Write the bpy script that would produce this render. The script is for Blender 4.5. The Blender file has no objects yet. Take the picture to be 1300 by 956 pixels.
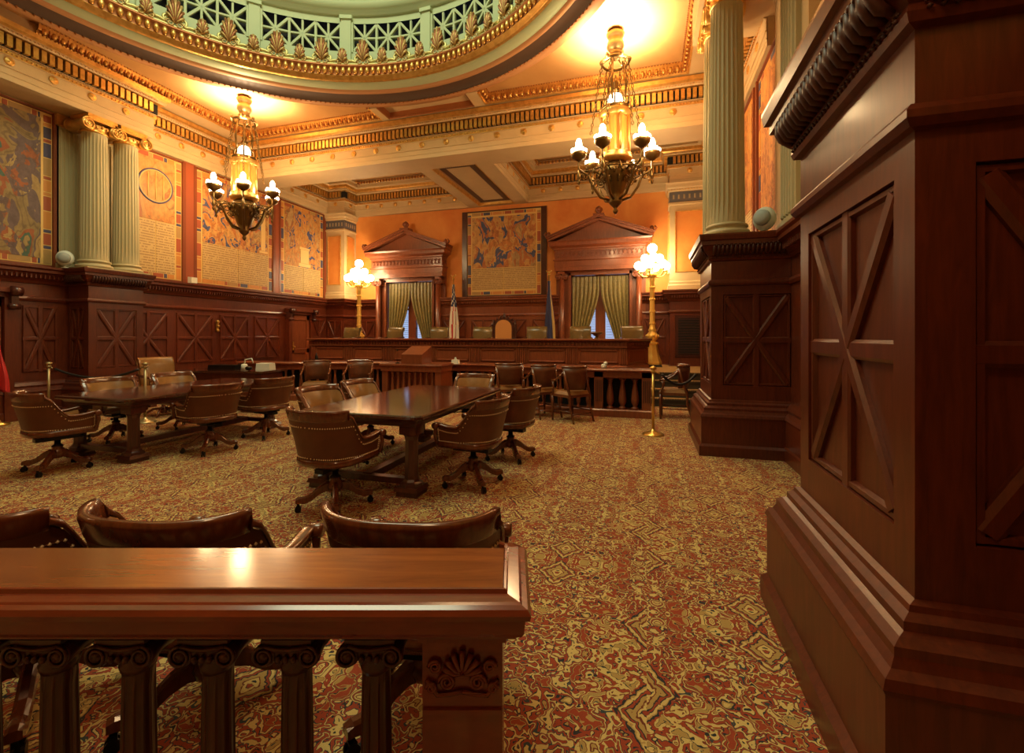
import bpy, math, random
from mathutils import Vector, Matrix
random.seed(7)
PI = math.pi
scn = bpy.context.scene
COL = scn.collection

# ------------------------------------------------------------------ camera
cam_d = bpy.data.cameras.new('camera'); cam = bpy.data.objects.new('camera', cam_d); COL.objects.link(cam)
cam_d.sensor_width = 36.0; cam_d.lens = 578 / 1300 * 36.0
cam_d.shift_y = -(478 - 426) / 1300.0
cam_d.clip_start = 0.02; cam_d.clip_end = 200
YAW = math.atan(171 / 578)
cam.location = (0, 0, 1.6); cam.rotation_euler = (PI / 2, 0, YAW)
scn.camera = cam
# ------------------------------------------------------------------ view and world
scn.view_settings.view_transform = 'Standard'; scn.view_settings.look = 'None'
scn.view_settings.exposure = 0.0; scn.view_settings.gamma = 1.0; scn.view_settings.use_curve_mapping = False
w = bpy.data.worlds.new('world'); scn.world = w; w.use_nodes = True
w.node_tree.nodes['Background'].inputs[0].default_value = (0.55, 0.68, 1.0, 1)
w.node_tree.nodes['Background'].inputs[1].default_value = 1.2

def lamp(kind, name, loc, energy, color, size=0.2, rot=None, **kw):
    d = bpy.data.lights.new(name, kind); d.energy = energy; d.color = color
    if kind == 'AREA':
        d.shape = 'DISK'; d.size = size
    else:
        d.shadow_soft_size = size
    for k, v in kw.items(): setattr(d, k, v)
    o = bpy.data.objects.new(name, d); o.location = loc
    if rot: o.rotation_euler = rot
    COL.objects.link(o); return o
WARM = (1.0, 0.66, 0.32)
# dome light (behind the stained glass of the dome), lamps of the two chandeliers behind the camera
lamp('AREA', 'dome_light', (-4.95, 4.4, 11.3), 520, (0.95, 1.0, 0.66), 5.0)
for cx_, cy_, e_ in ((-0.56, 0.1, 125), (-9.2, 0.1, 30)):
    lamp('POINT', 'chandelier_light', (cx_, cy_, 4.6), e_, WARM, 0.35)
CH = ((-0.56, 8.7), (-9.2, 8.6))          # the two chandeliers in view
LG = ((0.155, 13.9), (-9.75, 13.9))       # the two globe lamps

# ------------------------------------------------------------------ mesh builder
class MB:
    def __init__(s): s.v = []; s.f = []; s.m = []; s.s = []
    def add(s, vs, fs, m=0, sm=False):
        b = len(s.v); s.v += [tuple(p) for p in vs]
        for f in fs:
            s.f.append([b + i for i in f]); s.m.append(m); s.s.append(sm)
    def box(s, x0, x1, y0, y1, z0, z1, m=0):
        s.add([(x0,y0,z0),(x1,y0,z0),(x1,y1,z0),(x0,y1,z0),(x0,y0,z1),(x1,y0,z1),(x1,y1,z1),(x0,y1,z1)],
              [(0,3,2,1),(4,5,6,7),(0,1,5,4),(1,2,6,5),(2,3,7,6),(3,0,4,7)], m)
    def obox(s, o, U, V, N, u0, u1, v0, v1, n0, n1, ch=0.0, m=0):
        o = Vector(o); U = Vector(U); V = Vector(V); N = Vector(N)
        P = lambda u, v, n: o + U*u + V*v + N*n
        vs = [P(u0,v0,n0),P(u1,v0,n0),P(u1,v1,n0),P(u0,v1,n0),
              P(u0+ch,v0+ch,n1),P(u1-ch,v0+ch,n1),P(u1-ch,v1-ch,n1),P(u0+ch,v1-ch,n1)]
        s.add(vs, [(0,3,2,1),(4,5,6,7),(0,1,5,4),(1,2,6,5),(2,3,7,6),(3,0,4,7)], m)
    def bar(s, o, U, V, N, a, b, wd, n0, n1, ch=0.02, m=0):
        # flat bar in the U,V plane from a to b with chamfered long edges
        U = Vector(U); V = Vector(V)
        pa = Vector(o) + U*a[0] + V*a[1]; pb = Vector(o) + U*b[0] + V*b[1]
        d = (pb - pa); L = d.length; d.normalize()
        s_ = Vector(N).cross(d)
        N = Vector(N); h = wd/2
        vs = []
        for t in (0, L):
            for (q, n) in ((-h, n0), (-h, n1-ch*.6), (-h+ch, n1), (h-ch, n1), (h, n1-ch*.6), (h, n0)):
                vs.append(pa + d*t + s_*q + N*n)
        fs = [(i, i+1, i+7, i+6) for i in range(5)] + [(5,4,3,2,1,0), (6,7,8,9,10,11)]
        s.add(vs, fs, m)
    def lathe(s, c, prof, n=24, m=0, sm=True, axis='z', a0=0, a1=2*PI, cap=True):
        full = abs(a1 - a0 - 2*PI) < 1e-6; k = n if full else n + 1
        vs = []
        for (r, z) in prof:
            for i in range(k):
                a = a0 + (a1-a0)*i/n; x, y = r*math.cos(a), r*math.sin(a)
                if axis == 'z': p = (c[0]+x, c[1]+y, c[2]+z)
                elif axis == 'x': p = (c[0]+z, c[1]+x, c[2]+y)
                else: p = (c[0]+y, c[1]+z, c[2]+x)
                vs.append(p)
        fs = []
        for j in range(len(prof)-1):
            for i in range(n):
                i2 = (i+1) % k
                fs.append((j*k+i, j*k+i2, (j+1)*k+i2, (j+1)*k+i))
        if cap and full:
            if prof[0][0] > 1e-5: fs.append(tuple(reversed(range(k))))
            if prof[-1][0] > 1e-5: fs.append(tuple((len(prof)-1)*k+i for i in range(k)))
        s.add(vs, fs, m, sm)
    def tube(s, path, r, n=8, m=0, closed=False, flat=None):
        P = [Vector(p) for p in path]; L = len(P); vs = []
        up = Vector((0,0,1))
        prev = None
        for i, p in enumerate(P):
            if closed: d = P[(i+1)%L] - P[i-1]
            else: d = P[min(i+1,L-1)] - P[max(i-1,0)]
            if d.length < 1e-9: d = Vector((0,0,1))
            d.normalize()
            if prev is None:
                a = d.cross(up)
                if a.length < 1e-3: a = d.cross(Vector((0,1,0)))
            else: a = prev - d*prev.dot(d)
            a.normalize(); prev = a; b = d.cross(a)
            rr = r(i/(L-1)) if callable(r) else r
            for k in range(n):
                t = 2*PI*k/n
                fa, fb = (flat if flat else (1, 1))
                vs.append(p + a*math.cos(t)*rr*fa + b*math.sin(t)*rr*fb)
        fs = []
        for i in range(L if closed else L-1):
            j = (i+1) % L
            for k in range(n):
                k2 = (k+1) % n
                fs.append((i*n+k, i*n+k2, j*n+k2, j*n+k))
        if not closed:
            fs.append(tuple(reversed(range(n)))); fs.append(tuple((L-1)*n+k for k in range(n)))
        s.add(vs, fs, m, True)
    def sph(s, c, r, n=10, m=0, sc=(1,1,1), rows=None):
        rows = rows or max(4, n//2); prof = []
        vs = [(c[0], c[1], c[2]-r*sc[2])]
        for j in range(1, rows):
            t = -PI/2 + PI*j/rows
            for i in range(n):
                a = 2*PI*i/n
                vs.append((c[0]+r*sc[0]*math.cos(t)*math.cos(a), c[1]+r*sc[1]*math.cos(t)*math.sin(a), c[2]+r*sc[2]*math.sin(t)))
        vs.append((c[0], c[1], c[2]+r*sc[2])); e = len(vs)-1
        fs = [(0, 1+(i+1)%n, 1+i) for i in range(n)]
        for j in range(rows-2):
            for i in range(n):
                a = 1+j*n+i; b = 1+j*n+(i+1)%n
                fs.append((a, b, b+n, a+n))
        b0 = 1+(rows-2)*n
        fs += [(b0+i, b0+(i+1)%n, e) for i in range(n)]
        s.add(vs, fs, m, True)
    def sweep(s, path, prof, closed=False, m=0, ms=None):
        # profile (offset to the right of the path, z) along a 2D path, mitred; ms: material per profile segment
        P = [Vector((p[0], p[1])) for p in path]; L = len(P); nrm = []
        def right(a, b):
            d = (b-a).normalized(); return Vector((d.y, -d.x))
        for i in range(L):
            if closed or 0 < i < L-1:
                n1 = right(P[i-1], P[i]); n2 = right(P[i], P[(i+1)%L])
                q = n1+n2; q = q/ max(q.dot(n1), 1e-4) if q.length > 1e-4 else n1
            elif i == 0: q = right(P[0], P[1])
            else: q = right(P[-2], P[-1])
            nrm.append(q)
        K = len(prof); vs = []
        for i in range(L):
            for (o, z) in prof:
                vs.append((P[i].x+nrm[i].x*o, P[i].y+nrm[i].y*o, z))
        for j in range(K-1):
            fs = []
            for i in range(L if closed else L-1):
                i2 = (i+1) % L
                fs.append((i*K+j, i2*K+j, i2*K+j+1, i*K+j+1))
            s.add([], [], 0)
            b = 0
            mm = ms[j] if ms else m
            for f in fs:
                s.f.append([len(s.v)+q for q in f]); s.m.append(mm); s.s.append(False)
        s.v += vs
        if not closed:
            b = len(s.v)-len(vs)
            s.f.append([b+j for j in range(K)]); s.m.append(m); s.s.append(False)
            s.f.append([b+(L-1)*K+j for j in reversed(range(K))]); s.m.append(m); s.s.append(False)
    def build(s, name, mats, parent=None, loc=None, rz=0.0):
        me = bpy.data.meshes.new(name)
        me.from_pydata(s.v, [], s.f)
        if not isinstance(mats, (list, tuple)): mats = [mats]
        for q in mats: me.materials.append(q)
        me.polygons.foreach_set('material_index', [min(i, len(mats)-1) for i in s.m])
        me.polygons.foreach_set('use_smooth', s.s)
        me.update()
        o = bpy.data.objects.new(name, me); COL.objects.link(o)
        if parent is not None: o.parent = parent
        if loc: o.location = loc
        if rz: o.rotation_euler = (0, 0, rz)
        return o

def empty(name, loc=(0,0,0), rz=0.0):
    o = bpy.data.objects.new(name, None); COL.objects.link(o); o.location = loc; o.rotation_euler = (0,0,rz)
    o.empty_display_size = 0.1; return o
def tag(o, label=None, cat=None, group=None, kind=None):
    if label: o['label'] = label
    if cat: o['category'] = cat
    if group: o['group'] = group
    if kind: o['kind'] = kind
    return o
def thing(name, label, cat, loc=(0,0,0), rz=0.0, group=None):
    return tag(empty(name, loc, rz), label, cat, group)
def struct(name, mb, mats):
    return tag(mb.build(name, mats), kind='structure')
def kids(o): return [c for c in COL.objects if c.parent == o]
def copy_tree(o, loc, rz, label=None, group=None):
    r = o.copy(); COL.objects.link(r); r.location = loc; r.rotation_euler = (0,0,rz)
    if label: r['label'] = label
    if group: r['group'] = group
    for ch in kids(o):
        c_ = ch.copy(); COL.objects.link(c_); c_.parent = r
        for g in kids(ch):
            d = g.copy(); COL.objects.link(d); d.parent = c_
    return r

# ------------------------------------------------------------------ materials
def mat(name, col, rough=0.5, metal=0.0, coat=0.0, emit=None, es=0.0, trans=0.0):
    m = bpy.data.materials.new(name); m.use_nodes = True; b = m.node_tree.nodes['Principled BSDF']
    b.inputs['Base Color'].default_value = (*col, 1); b.inputs['Roughness'].default_value = rough
    b.inputs['Metallic'].default_value = metal; b.inputs['Coat Weight'].default_value = coat
    b.inputs['Coat Roughness'].default_value = 0.12
    if emit:
        b.inputs['Emission Color'].default_value = (*emit, 1); b.inputs['Emission Strength'].default_value = es
    if trans: b.inputs['Transmission Weight'].default_value = trans
    return m
class NT:
    def __init__(s, m): s.t = m.node_tree; s.n = s.t.nodes; s.l = s.t.links; s.b = s.n['Principled BSDF']
    def node(s, kind, **kw):
        n = s.n.new(kind)
        for k, v in kw.items():
            setattr(n, k, v)
        return n
    def put(s, sock, v):
        if isinstance(v, bpy.types.NodeSocket): s.l.new(v, sock)
        elif v is not None: sock.default_value = v
    def math(s, op, a, b=None, c=None):
        n = s.node('ShaderNodeMath', operation=op)
        s.put(n.inputs[0], a); s.put(n.inputs[1], b)
        if c is not None: s.put(n.inputs[2], c)
        return n.outputs[0]
    def coords(s, kind='Object'): return s.node('ShaderNodeTexCoord').outputs[kind]
    def mapping(s, v, sc=(1,1,1), loc=(0,0,0), rot=(0,0,0)):
        n = s.node('ShaderNodeMapping'); s.l.new(v, n.inputs[0])
        n.inputs['Scale'].default_value = sc; n.inputs['Location'].default_value = loc; n.inputs['Rotation'].default_value = rot
        return n.outputs[0]
    def noise(s, v, scale, detail=3, rough=0.5, dist=0.0):
        n = s.node('ShaderNodeTexNoise'); s.l.new(v, n.inputs['Vector'])
        n.inputs['Scale'].default_value = scale; n.inputs['Detail'].default_value = detail
        n.inputs['Roughness'].default_value = rough; n.inputs['Distortion'].default_value = dist
        return n.outputs['Fac']
    def ramp(s, fac, stops, interp='LINEAR'):
        n = s.node('ShaderNodeValToRGB'); s.l.new(fac, n.inputs[0]); r = n.color_ramp; r.interpolation = interp
        while len(r.elements) < len(stops): r.elements.new(0.5)
        for e, (p, c_) in zip(r.elements, stops): e.position = p; e.color = (*c_, 1)
        return n.outputs[0]
    def mix(s, f, a, b, mode='MIX'):
        n = s.node('ShaderNodeMix', data_type='RGBA', blend_type=mode)
        s.put(n.inputs['Factor'], f)
        s.put(n.inputs['A'], a if isinstance(a, bpy.types.NodeSocket) else (*a, 1))
        s.put(n.inputs['B'], b if isinstance(b, bpy.types.NodeSocket) else (*b, 1))
        return n.outputs['Result']
    def bump(s, h, st=0.3, d=0.01):
        n = s.node('ShaderNodeBump'); s.l.new(h, n.inputs['Height']); n.inputs['Strength'].default_value = st
        n.inputs['Distance'].default_value = d; s.l.new(n.outputs[0], s.b.inputs['Normal'])
    def base(s, c_): s.l.new(c_, s.b.inputs['Base Color'])

def wood(name, dark, light, rough=0.3, coat=0.4, sc=(14, 14, 1.6)):
    m = mat(name, light, rough, coat=coat); t = NT(m)
    v = t.mapping(t.coords(), sc)
    f = t.noise(v, 2.2, 5, 0.6, 0.8)
    g = t.noise(t.coords(), 1.1, 2, 0.5)
    f2 = t.math('ADD', t.math('MULTIPLY', f, 0.65), t.math('MULTIPLY', g, 0.35))
    t.base(t.ramp(f2, [(0.33, dark), (0.66, light)]))
    return m
def mottled(name, a, b, rough=0.7, sc=1.5, bump=0.0, metal=0.0):
    m = mat(name, a, rough, metal); t = NT(m)
    f = t.noise(t.coords(), sc, 6, 0.62, 0.4)
    t.base(t.ramp(f, [(0.32, a), (0.68, b)]))
    if bump: t.bump(t.noise(t.coords(), 40, 4), bump)
    return m
W_PED = wood('mahogany_pedestal', (0.060, 0.010, 0.003), (0.135, 0.025, 0.007), 0.36, 0.05)
W_WAL = wood('mahogany_wainscot', (0.075, 0.012, 0.004), (0.165, 0.031, 0.010), 0.36, 0.08)
W_TOP = wood('polished_top', (0.15, 0.036, 0.007), (0.27, 0.075, 0.014), 0.22, 0.5, sc=(1.5, 14, 6))
W_TAB = wood('dark_table_wood', (0.035, 0.009, 0.004), (0.085, 0.022, 0.009), 0.13, 0.8, sc=(12, 1.4, 6))
W_CHR = wood('chair_wood', (0.085, 0.020, 0.006), (0.17, 0.043, 0.013), 0.25, 0.6)
W_DRK = wood('dark_carved_wood', (0.035, 0.009, 0.006), (0.095, 0.024, 0.015), 0.28, 0.4)
W_RIM = wood('rail_moulding_wood', (0.13, 0.022, 0.008), (0.24, 0.045, 0.016), 0.2, 0.6, sc=(1.5, 14, 6))
W_CARV = wood('carved_band_wood', (0.03, 0.007, 0.004), (0.085, 0.020, 0.008), 0.5, 0.0)
W_RED = wood('red_mahogany', (0.16, 0.036, 0.012), (0.28, 0.072, 0.026), 0.32, 0.3)
LEATHER = mottled('brown_leather', (0.100, 0.028, 0.009), (0.138, 0.042, 0.014), 0.40, 6, 0.06)
LEA_IN = mottled('tan_leather', (0.22, 0.095, 0.026), (0.30, 0.14, 0.042), 0.3, 5, 0.06)
LEA_GRN = mottled('olive_leather', (0.13, 0.080, 0.028), (0.19, 0.12, 0.04), 0.2, 5, 0.03)
NAIL = mat('nail_heads', (0.95, 0.78, 0.52), 0.4, 0.3)
BLACK = mat('black_metal', (0.008, 0.007, 0.006), 0.3, 0.4)
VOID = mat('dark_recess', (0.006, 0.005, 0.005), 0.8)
CREAM = mottled('cream_plaster', (0.54, 0.385, 0.20), (0.62, 0.45, 0.24), 0.6, 1.2)
GOLDPL = mottled('ochre_plaster', (0.60, 0.32, 0.085), (0.72, 0.42, 0.13), 0.6, 0.9)
ORANGE = mottled('orange_plaster', (0.66, 0.20, 0.032), (0.80, 0.34, 0.075), 0.65, 0.9)
GOLD = mottled('gilding', (0.60, 0.31, 0.07), (0.85, 0.52, 0.16), 0.33, 9, 0.0, 0.75)
GILT_D = mat('red_gilding', (0.42, 0.15, 0.05), 0.4, 0.5)
GILT = mat('bright_gilding', (0.90, 0.55, 0.12), 0.35, 0.45)
BRONZE = mat('aged_bronze', (0.20, 0.12, 0.04), 0.35, 0.85)
BRASS = mat('bright_brass', (0.72, 0.47, 0.13), 0.28, 0.9)
BRASS_T = mat('tarnished_brass', (0.42, 0.33, 0.17), 0.35, 0.8)
GREEN_C = mat('sage_green_paint', (0.44, 0.37, 0.20), 0.55)
GREEN_D = mat('pale_green_paint', (0.44, 0.50, 0.30), 0.6)
DKBAND = mat('brown_glaze', (0.10, 0.055, 0.035), 0.5)
TANBAND = mat('tan_glaze', (0.50, 0.24, 0.10), 0.6)
GLOW = mat('lit_glass', (1, 0.9, 0.7), 0.3, emit=(1.0, 0.80, 0.48), es=14)
GLOBE = mat('lit_globe', (1, 0.9, 0.7), 0.3, emit=(1.0, 0.80, 0.46), es=26)
AMBER = mat('amber_glass', (0.55, 0.24, 0.04), 0.3, emit=(1.0, 0.42, 0.06), es=0.25)
WHITE = mat('white_plastic', (0.62, 0.66, 0.58), 0.45)
PAPER = mat('paper', (0.75, 0.72, 0.6), 0.7)
GLASS = mat('window_glass', (0.9, 0.95, 1.0), 0.03, trans=1.0)
ROPE = mat('black_rope', (0.012, 0.01, 0.01), 0.6)
RUBBER = mat('black_rubber', (0.02, 0.02, 0.02), 0.5)
# carpet: mirrored, warped motifs read as an oriental repeat
def carpet():
    m = mat('oriental_carpet', (0.3, 0.2, 0.08), 0.95); t = NT(m)
    sp = t.node('ShaderNodeSeparateXYZ'); t.l.new(t.coords(), sp.inputs[0])
    col = t.math('FLOOR', t.math('DIVIDE', sp.outputs[0], 1.16))
    x = t.math('PINGPONG', sp.outputs[0], 0.58); y = t.math('PINGPONG', t.math('ADD', sp.outputs[1], t.math('MULTIPLY', col, 0.46)), 0.92)
    cb = t.node('ShaderNodeCombineXYZ'); t.put(cb.inputs[0], x); t.put(cb.inputs[1], y); cv = cb.outputs[0]
    wn = t.node('ShaderNodeTexNoise'); t.l.new(cv, wn.inputs['Vector']); wn.inputs['Scale'].default_value = 17; wn.inputs['Detail'].default_value = 1.5
    wv = t.node('ShaderNodeVectorMath', operation='MULTIPLY_ADD'); t.l.new(wn.outputs['Color'], wv.inputs[0]); wv.inputs[1].default_value = (0.055, 0.055, 0); t.l.new(cv, wv.inputs[2])
    pv = wv.outputs[0]
    n1 = t.noise(pv, 8.6, 1.2, 0.55, 0.8); n2 = t.noise(t.mapping(pv, loc=(3.1, 7.7, 0)), 20.0, 1, 0.5, 0.8)
    n3 = t.noise(t.mapping(cv, loc=(9.1, 1.7, 0)), 3.2, 0.5, 0.5, 0.4)
    Y = (0.66, 0.49, 0.17); Y2 = (0.45, 0.29, 0.085); R = (0.34, 0.048, 0.014); R2 = (0.17, 0.03, 0.010); N = (0.022, 0.024, 0.030); B = (0.035, 0.055, 0.060)
    v = t.math('ADD', t.math('MULTIPLY', n1, 0.72), t.math('MULTIPLY', n2, 0.34))
    base = t.ramp(v, [(0.0, R), (0.40, Y2), (0.425, N), (0.44, R), (0.485, N), (0.497, Y), (0.535, N), (0.548, R), (0.585, B), (0.60, Y), (0.665, N), (0.68, R)], 'CONSTANT')
    alt = t.ramp(v, [(0.0, Y2), (0.43, N), (0.445, Y), (0.487, R2), (0.50, R), (0.545, N), (0.556, Y), (0.60, R2), (0.62, Y2), (0.66, B), (0.68, Y)], 'CONSTANT')
    c_ = t.mix(t.math('GREATER_THAN', n3, 0.52), base, alt)
    # large stepped diamonds
    def diamond(cx, cy, k, c_):
        dx = t.math('ABSOLUTE', t.math('SUBTRACT', x, cx)); dy = t.math('ABSOLUTE', t.math('SUBTRACT', y, cy))
        d = t.math('ADD', dx, t.math('MULTIPLY', dy, k)); d = t.math('ADD', d, t.math('MULTIPLY', n2, 0.07))
        dc = t.ramp(t.math('MULTIPLY', d, 4.0), [(0, R), (0.20, N), (0.22, Y), (0.30, R2), (0.34, Y2), (0.44, N), (0.47, R), (0.52, N), (0.54, Y), (0.60, Y2), (0.63, N), (0.67, R)], 'CONSTANT')
        return t.mix(t.math('LESS_THAN', d, 0.175), c_, dc)
    c_ = diamond(0.0, 0.30, 0.7, c_); c_ = diamond(0.58, 0.74, 0.8, c_)
    # rosettes
    vo = t.node('ShaderNodeTexVoronoi'); t.l.new(pv, vo.inputs['Vector']); vo.inputs['Scale'].default_value = 6.6; vo.inputs['Randomness'].default_value = 0.75
    d = vo.outputs['Distance']
    rc = t.ramp(t.math('MULTIPLY', d, 2.6), [(0, Y), (0.12, R2), (0.19, Y), (0.33, N), (0.37, R), (0.48, N), (0.52, Y), (0.62, Y2), (0.66, N)], 'CONSTANT')
    sc_ = t.node('ShaderNodeSeparateColor'); t.l.new(vo.outputs['Color'], sc_.inputs[0])
    sel = t.math('MULTIPLY', t.math('LESS_THAN', d, 0.27), t.math('GREATER_THAN', sc_.outputs[0], 0.45))
    c_ = t.mix(sel, c_, rc)
    fl = t.noise(t.coords(), 240, 2)
    c_ = t.mix(0.35, c_, t.ramp(fl, [(0.3, (0.35,0.35,0.35)), (0.7, (1,1,1))]), 'MULTIPLY')
    t.base(c_); t.bump(fl, 0.5, 0.004)
    return m
CARPET = carpet()
def picture(name, axis, seed, pal, sc=1.6):
    m = mat(name, pal[0], 0.55); t = NT(m)
    v = t.mapping(t.coords(), (1.15, 1.15, 0.75), loc=(seed*3.3, seed*1.7, seed*2.9))
    n = t.noise(v, sc, 3, 0.5, 0.9); nb = t.noise(t.mapping(v, loc=(5, 5, 5)), sc*2.2, 4, 0.6, 0.5)
    st = [(0.0, pal[0])] + [(0.36 + 0.28*i/(len(pal)-1), c_) for i, c_ in enumerate(pal) if i]
    c1 = t.ramp(n, st, 'CONSTANT'); c2 = t.ramp(nb, [(0.0, pal[-1]), (0.42, pal[1]), (0.52, pal[3 % len(pal)]), (0.60, pal[0])], 'CONSTANT')
    c_ = t.mix(t.math('GREATER_THAN', t.noise(v, sc*1.3, 1), 0.52), c1, c2)
    f = t.math('FRACT', t.math('MULTIPLY', n, 7.0)); ln = t.math('LESS_THAN', t.math('ABSOLUTE', t.math('SUBTRACT', f, 0.5)), 0.05)
    c_ = t.mix(t.math('MULTIPLY', ln, 0.45), c_, (0.10, 0.05, 0.03))
    n2 = t.noise(v, 9, 5, 0.65)
    c_ = t.mix(0.55, c_, t.ramp(n2, [(0.35, (0.40,0.36,0.34)), (0.62, (1.0,1.0,1.0))]), 'MULTIPLY')
    t.base(c_); return m
def textmat(name, u, rows=16.0, base=(0.56, 0.39, 0.16)):
    m = mat(name, base, 0.6); t = NT(m)
    sp = t.node('ShaderNodeSeparateXYZ'); t.l.new(t.coords(), sp.inputs[0])
    z = t.math('MULTIPLY', sp.outputs[2], rows)
    row = t.math('FLOOR', z); fr = t.math('FRACT', z)
    cb = t.node('ShaderNodeCombineXYZ'); t.put(cb.inputs[0], t.math('MULTIPLY', sp.outputs[u], 1.0)); t.put(cb.inputs[1], t.math('MULTIPLY', row, 3.7))
    n = t.noise(cb.outputs[0], 26, 1)
    f = t.math('MULTIPLY', t.math('LESS_THAN', fr, 0.42), t.math('GREATER_THAN', n, 0.44))
    t.base(t.mix(t.math('MULTIPLY', f, 0.6), base, (0.16, 0.07, 0.02))); return m
# ================================================================== THE SETTING
WL, WR, YB, YF, ZC = -11.5, 1.9, 15.0, -6.0, 7.3
SOF = 6.1
def along(path, closed, step, margin=0.0):
    L = len(path)
    for i in range(L if closed else L-1):
        a = Vector(path[i][:2]); b = Vector(path[(i+1) % L][:2]); d = b-a; ln = d.length
        if ln < 1e-6: continue
        d /= ln; n = Vector((d.y, -d.x)); k = max(1, int(round((ln-2*margin)/step)))
        for j in range(k):
            yield a + d*(margin + (ln-2*margin)*(j+.5)/k), d, n
# floor and raised platform
fl = MB(); fl.box(WL, WR, YF, YB, -0.12, 0.0); struct('floor', fl, CARPET)
pf = MB(); pf.box(WL+.1, WR-.1, 11.72, YB-.1, 0.0, 0.70)
struct('floor', pf, mottled('platform_carpet', (0.30, 0.15, 0.04), (0.42, 0.23, 0.07), 0.95, 30))
nose = MB(); tr = MB()
for i, (y, z) in enumerate(((10.80, .175), (11.10, .35), (11.41, .525))):
    tr.box(-0.35, WR-.1, y, 11.72, z-.175, z)
for i, (y, z) in enumerate(((10.80, .175), (11.10, .35), (11.41, .525), (11.72, .70))):
    nose.box(-0.35, WR-.1, y-.03, y, z-.175, z-.02)
    for k in range(60):
        x = -0.33 + k*.036
        nose.box(x, x+.02, y-.05, y+.03, z-.05, z+.008)
struct('floor', tr, mottled('step_carpet', (0.30, 0.14, 0.035), (0.44, 0.24, 0.07), 0.95, 30))
struct('trim_9', nose, mat('dark_fringe', (0.04, 0.025, 0.012), 0.9))

# walls
wl = MB(); wl.box(WL-.2, WL, YF, YB+.2, 0, ZC+.3); struct('wall_left', wl, GOLDPL)
wr = MB(); wr.box(WR, WR+.2, YF, YB+.2, 0, ZC+.3); struct('wall_right', wr, GOLDPL)
wf = MB(); wf.box(WL-.2, WR+.2, YF-.2, YF, 0, ZC+.3); struct('wall_front', wf, GOLDPL)
WIN = (-8.3, -1.45); HW = 0.93; WZ = 3.62
wb = MB()
xs = [WL] + [e for c_ in WIN for e in (c_-HW, c_+HW)] + [WR]
for i in (0, 2, 4): wb.box(xs[i], xs[i+1], YB, YB+.3, 0, ZC+.3)
for c_ in WIN:
    wb.box(c_-HW, c_+HW, YB, YB+.3, WZ, ZC+.3); wb.box(c_-HW, c_+HW, YB, YB+.3, 0, .75)
struct('wall_back', wb, ORANGE)
# windows: frame, mullions, blind, glass
for i, c_ in enumerate(WIN):
    f = MB()
    f.box(c_-HW, c_-HW+.09, YB+.1, YB+.2, .75, WZ); f.box(c_+HW-.09, c_+HW, YB+.1, YB+.2, .75, WZ)
    f.box(c_-HW, c_+HW, YB+.1, YB+.2, WZ-.1, WZ); f.box(c_-HW, c_+HW, YB+.1, YB+.2, .75, .86)
    f.box(c_-.16, c_+.16, YB+.08, YB+.2, .75, WZ)
    for s_ in (-1, 1):
        f.box(c_+s_*.5-.02, c_+s_*.5+.02, YB+.12, YB+.18, .86, WZ-.1)
        f.box(min(c_+s_*.16, c_+s_*(HW-.09)), max(c_+s_*.16, c_+s_*(HW-.09)), YB+.12, YB+.18, 2.55, 2.61)
    wo = struct('window_%d' % (i+1), f, W_RED)
    b = MB()
    for k in range(34):
        z = .88 + k*.05
        for s_ in (-1, 1):
            x0, x1 = sorted((c_+s_*.17, c_+s_*(HW-.1)))
            b.obox((x0, YB+.20, z), (1,0,0), (0,.8,.6), (0,-.6,.8), 0, x1-x0, 0, .035, 0, .003)
    b.build('blind', mat('blind_slats', (0.35, 0.42, 0.55), 0.5), wo)
    g = MB(); g.box(c_-HW, c_+HW, YB+.25, YB+.258, .75, WZ); g.build('pane', GLASS, wo)

# ceiling: high plane with the round opening of the dome, bands between the panels
DC = (-4.95, 4.4); R0 = 5.33
ce = MB()
N = 96
def sqpt(a):
    # hit of the ray from the dome centre with the room rectangle
    dx, dy = math.cos(a), math.sin(a); ts = []
    if dx > 1e-9: ts.append((WR-DC[0])/dx)
    if dx < -1e-9: ts.append((WL-DC[0])/dx)
    if dy > 1e-9: ts.append((10.6-DC[1])/dy)
    if dy < -1e-9: ts.append((YF-DC[1])/dy)
    t = min(ts); return (DC[0]+dx*t, DC[1]+dy*t)
angs = sorted(set([2*PI*i/N for i in range(N)] + [math.atan2(y-DC[1], x-DC[0]) % (2*PI) for x in (WL, WR) for y in (YF, 10.6)]))
vs = []
for a in angs:
    p = sqpt(a)
    for z in (ZC, ZC+.25):
        vs += [(DC[0]+R0*math.cos(a), DC[1]+R0*math.sin(a), z), (p[0], p[1], z)]
n_ = len(angs)
ce.add(vs, [q for i in range(n_) for j in [(i+1) % n_] for q in ((4*i, 4*i+1, 4*j+1, 4*j), (4*i+2, 4*j+2, 4*j+3, 4*i+3))])
ce.box(WL, WR, 10.55, YB, ZC, ZC+.25)
struct('ceiling', ce, mottled('ceiling_ochre', (0.49, 0.255, 0.085), (0.58, 0.32, 0.115), 0.55, 0.8))
bd = MB()
ZB = 7.08
# flat bands of the front ceiling (left, back, right, two short cross bands)
bd.box(WL, -10.72, YF, 10.5, ZB, ZC+.05); bd.box(.85, WR, YF, 10.5, ZB, ZC+.05)
bd.box(-10.72, .85, 10.2, 10.5, ZB, ZC+.05)
for x0, x1 in ((-6.44, -6.26), (-3.94, -3.68)):
    bd.box(x0, x1, 9.6, 10.2, ZB, ZC+.05)
bd.box(-6.26, -3.94, 9.74, 10.2, ZB+.16, ZC+.05)
struct('ceiling', bd, CREAM)

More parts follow.
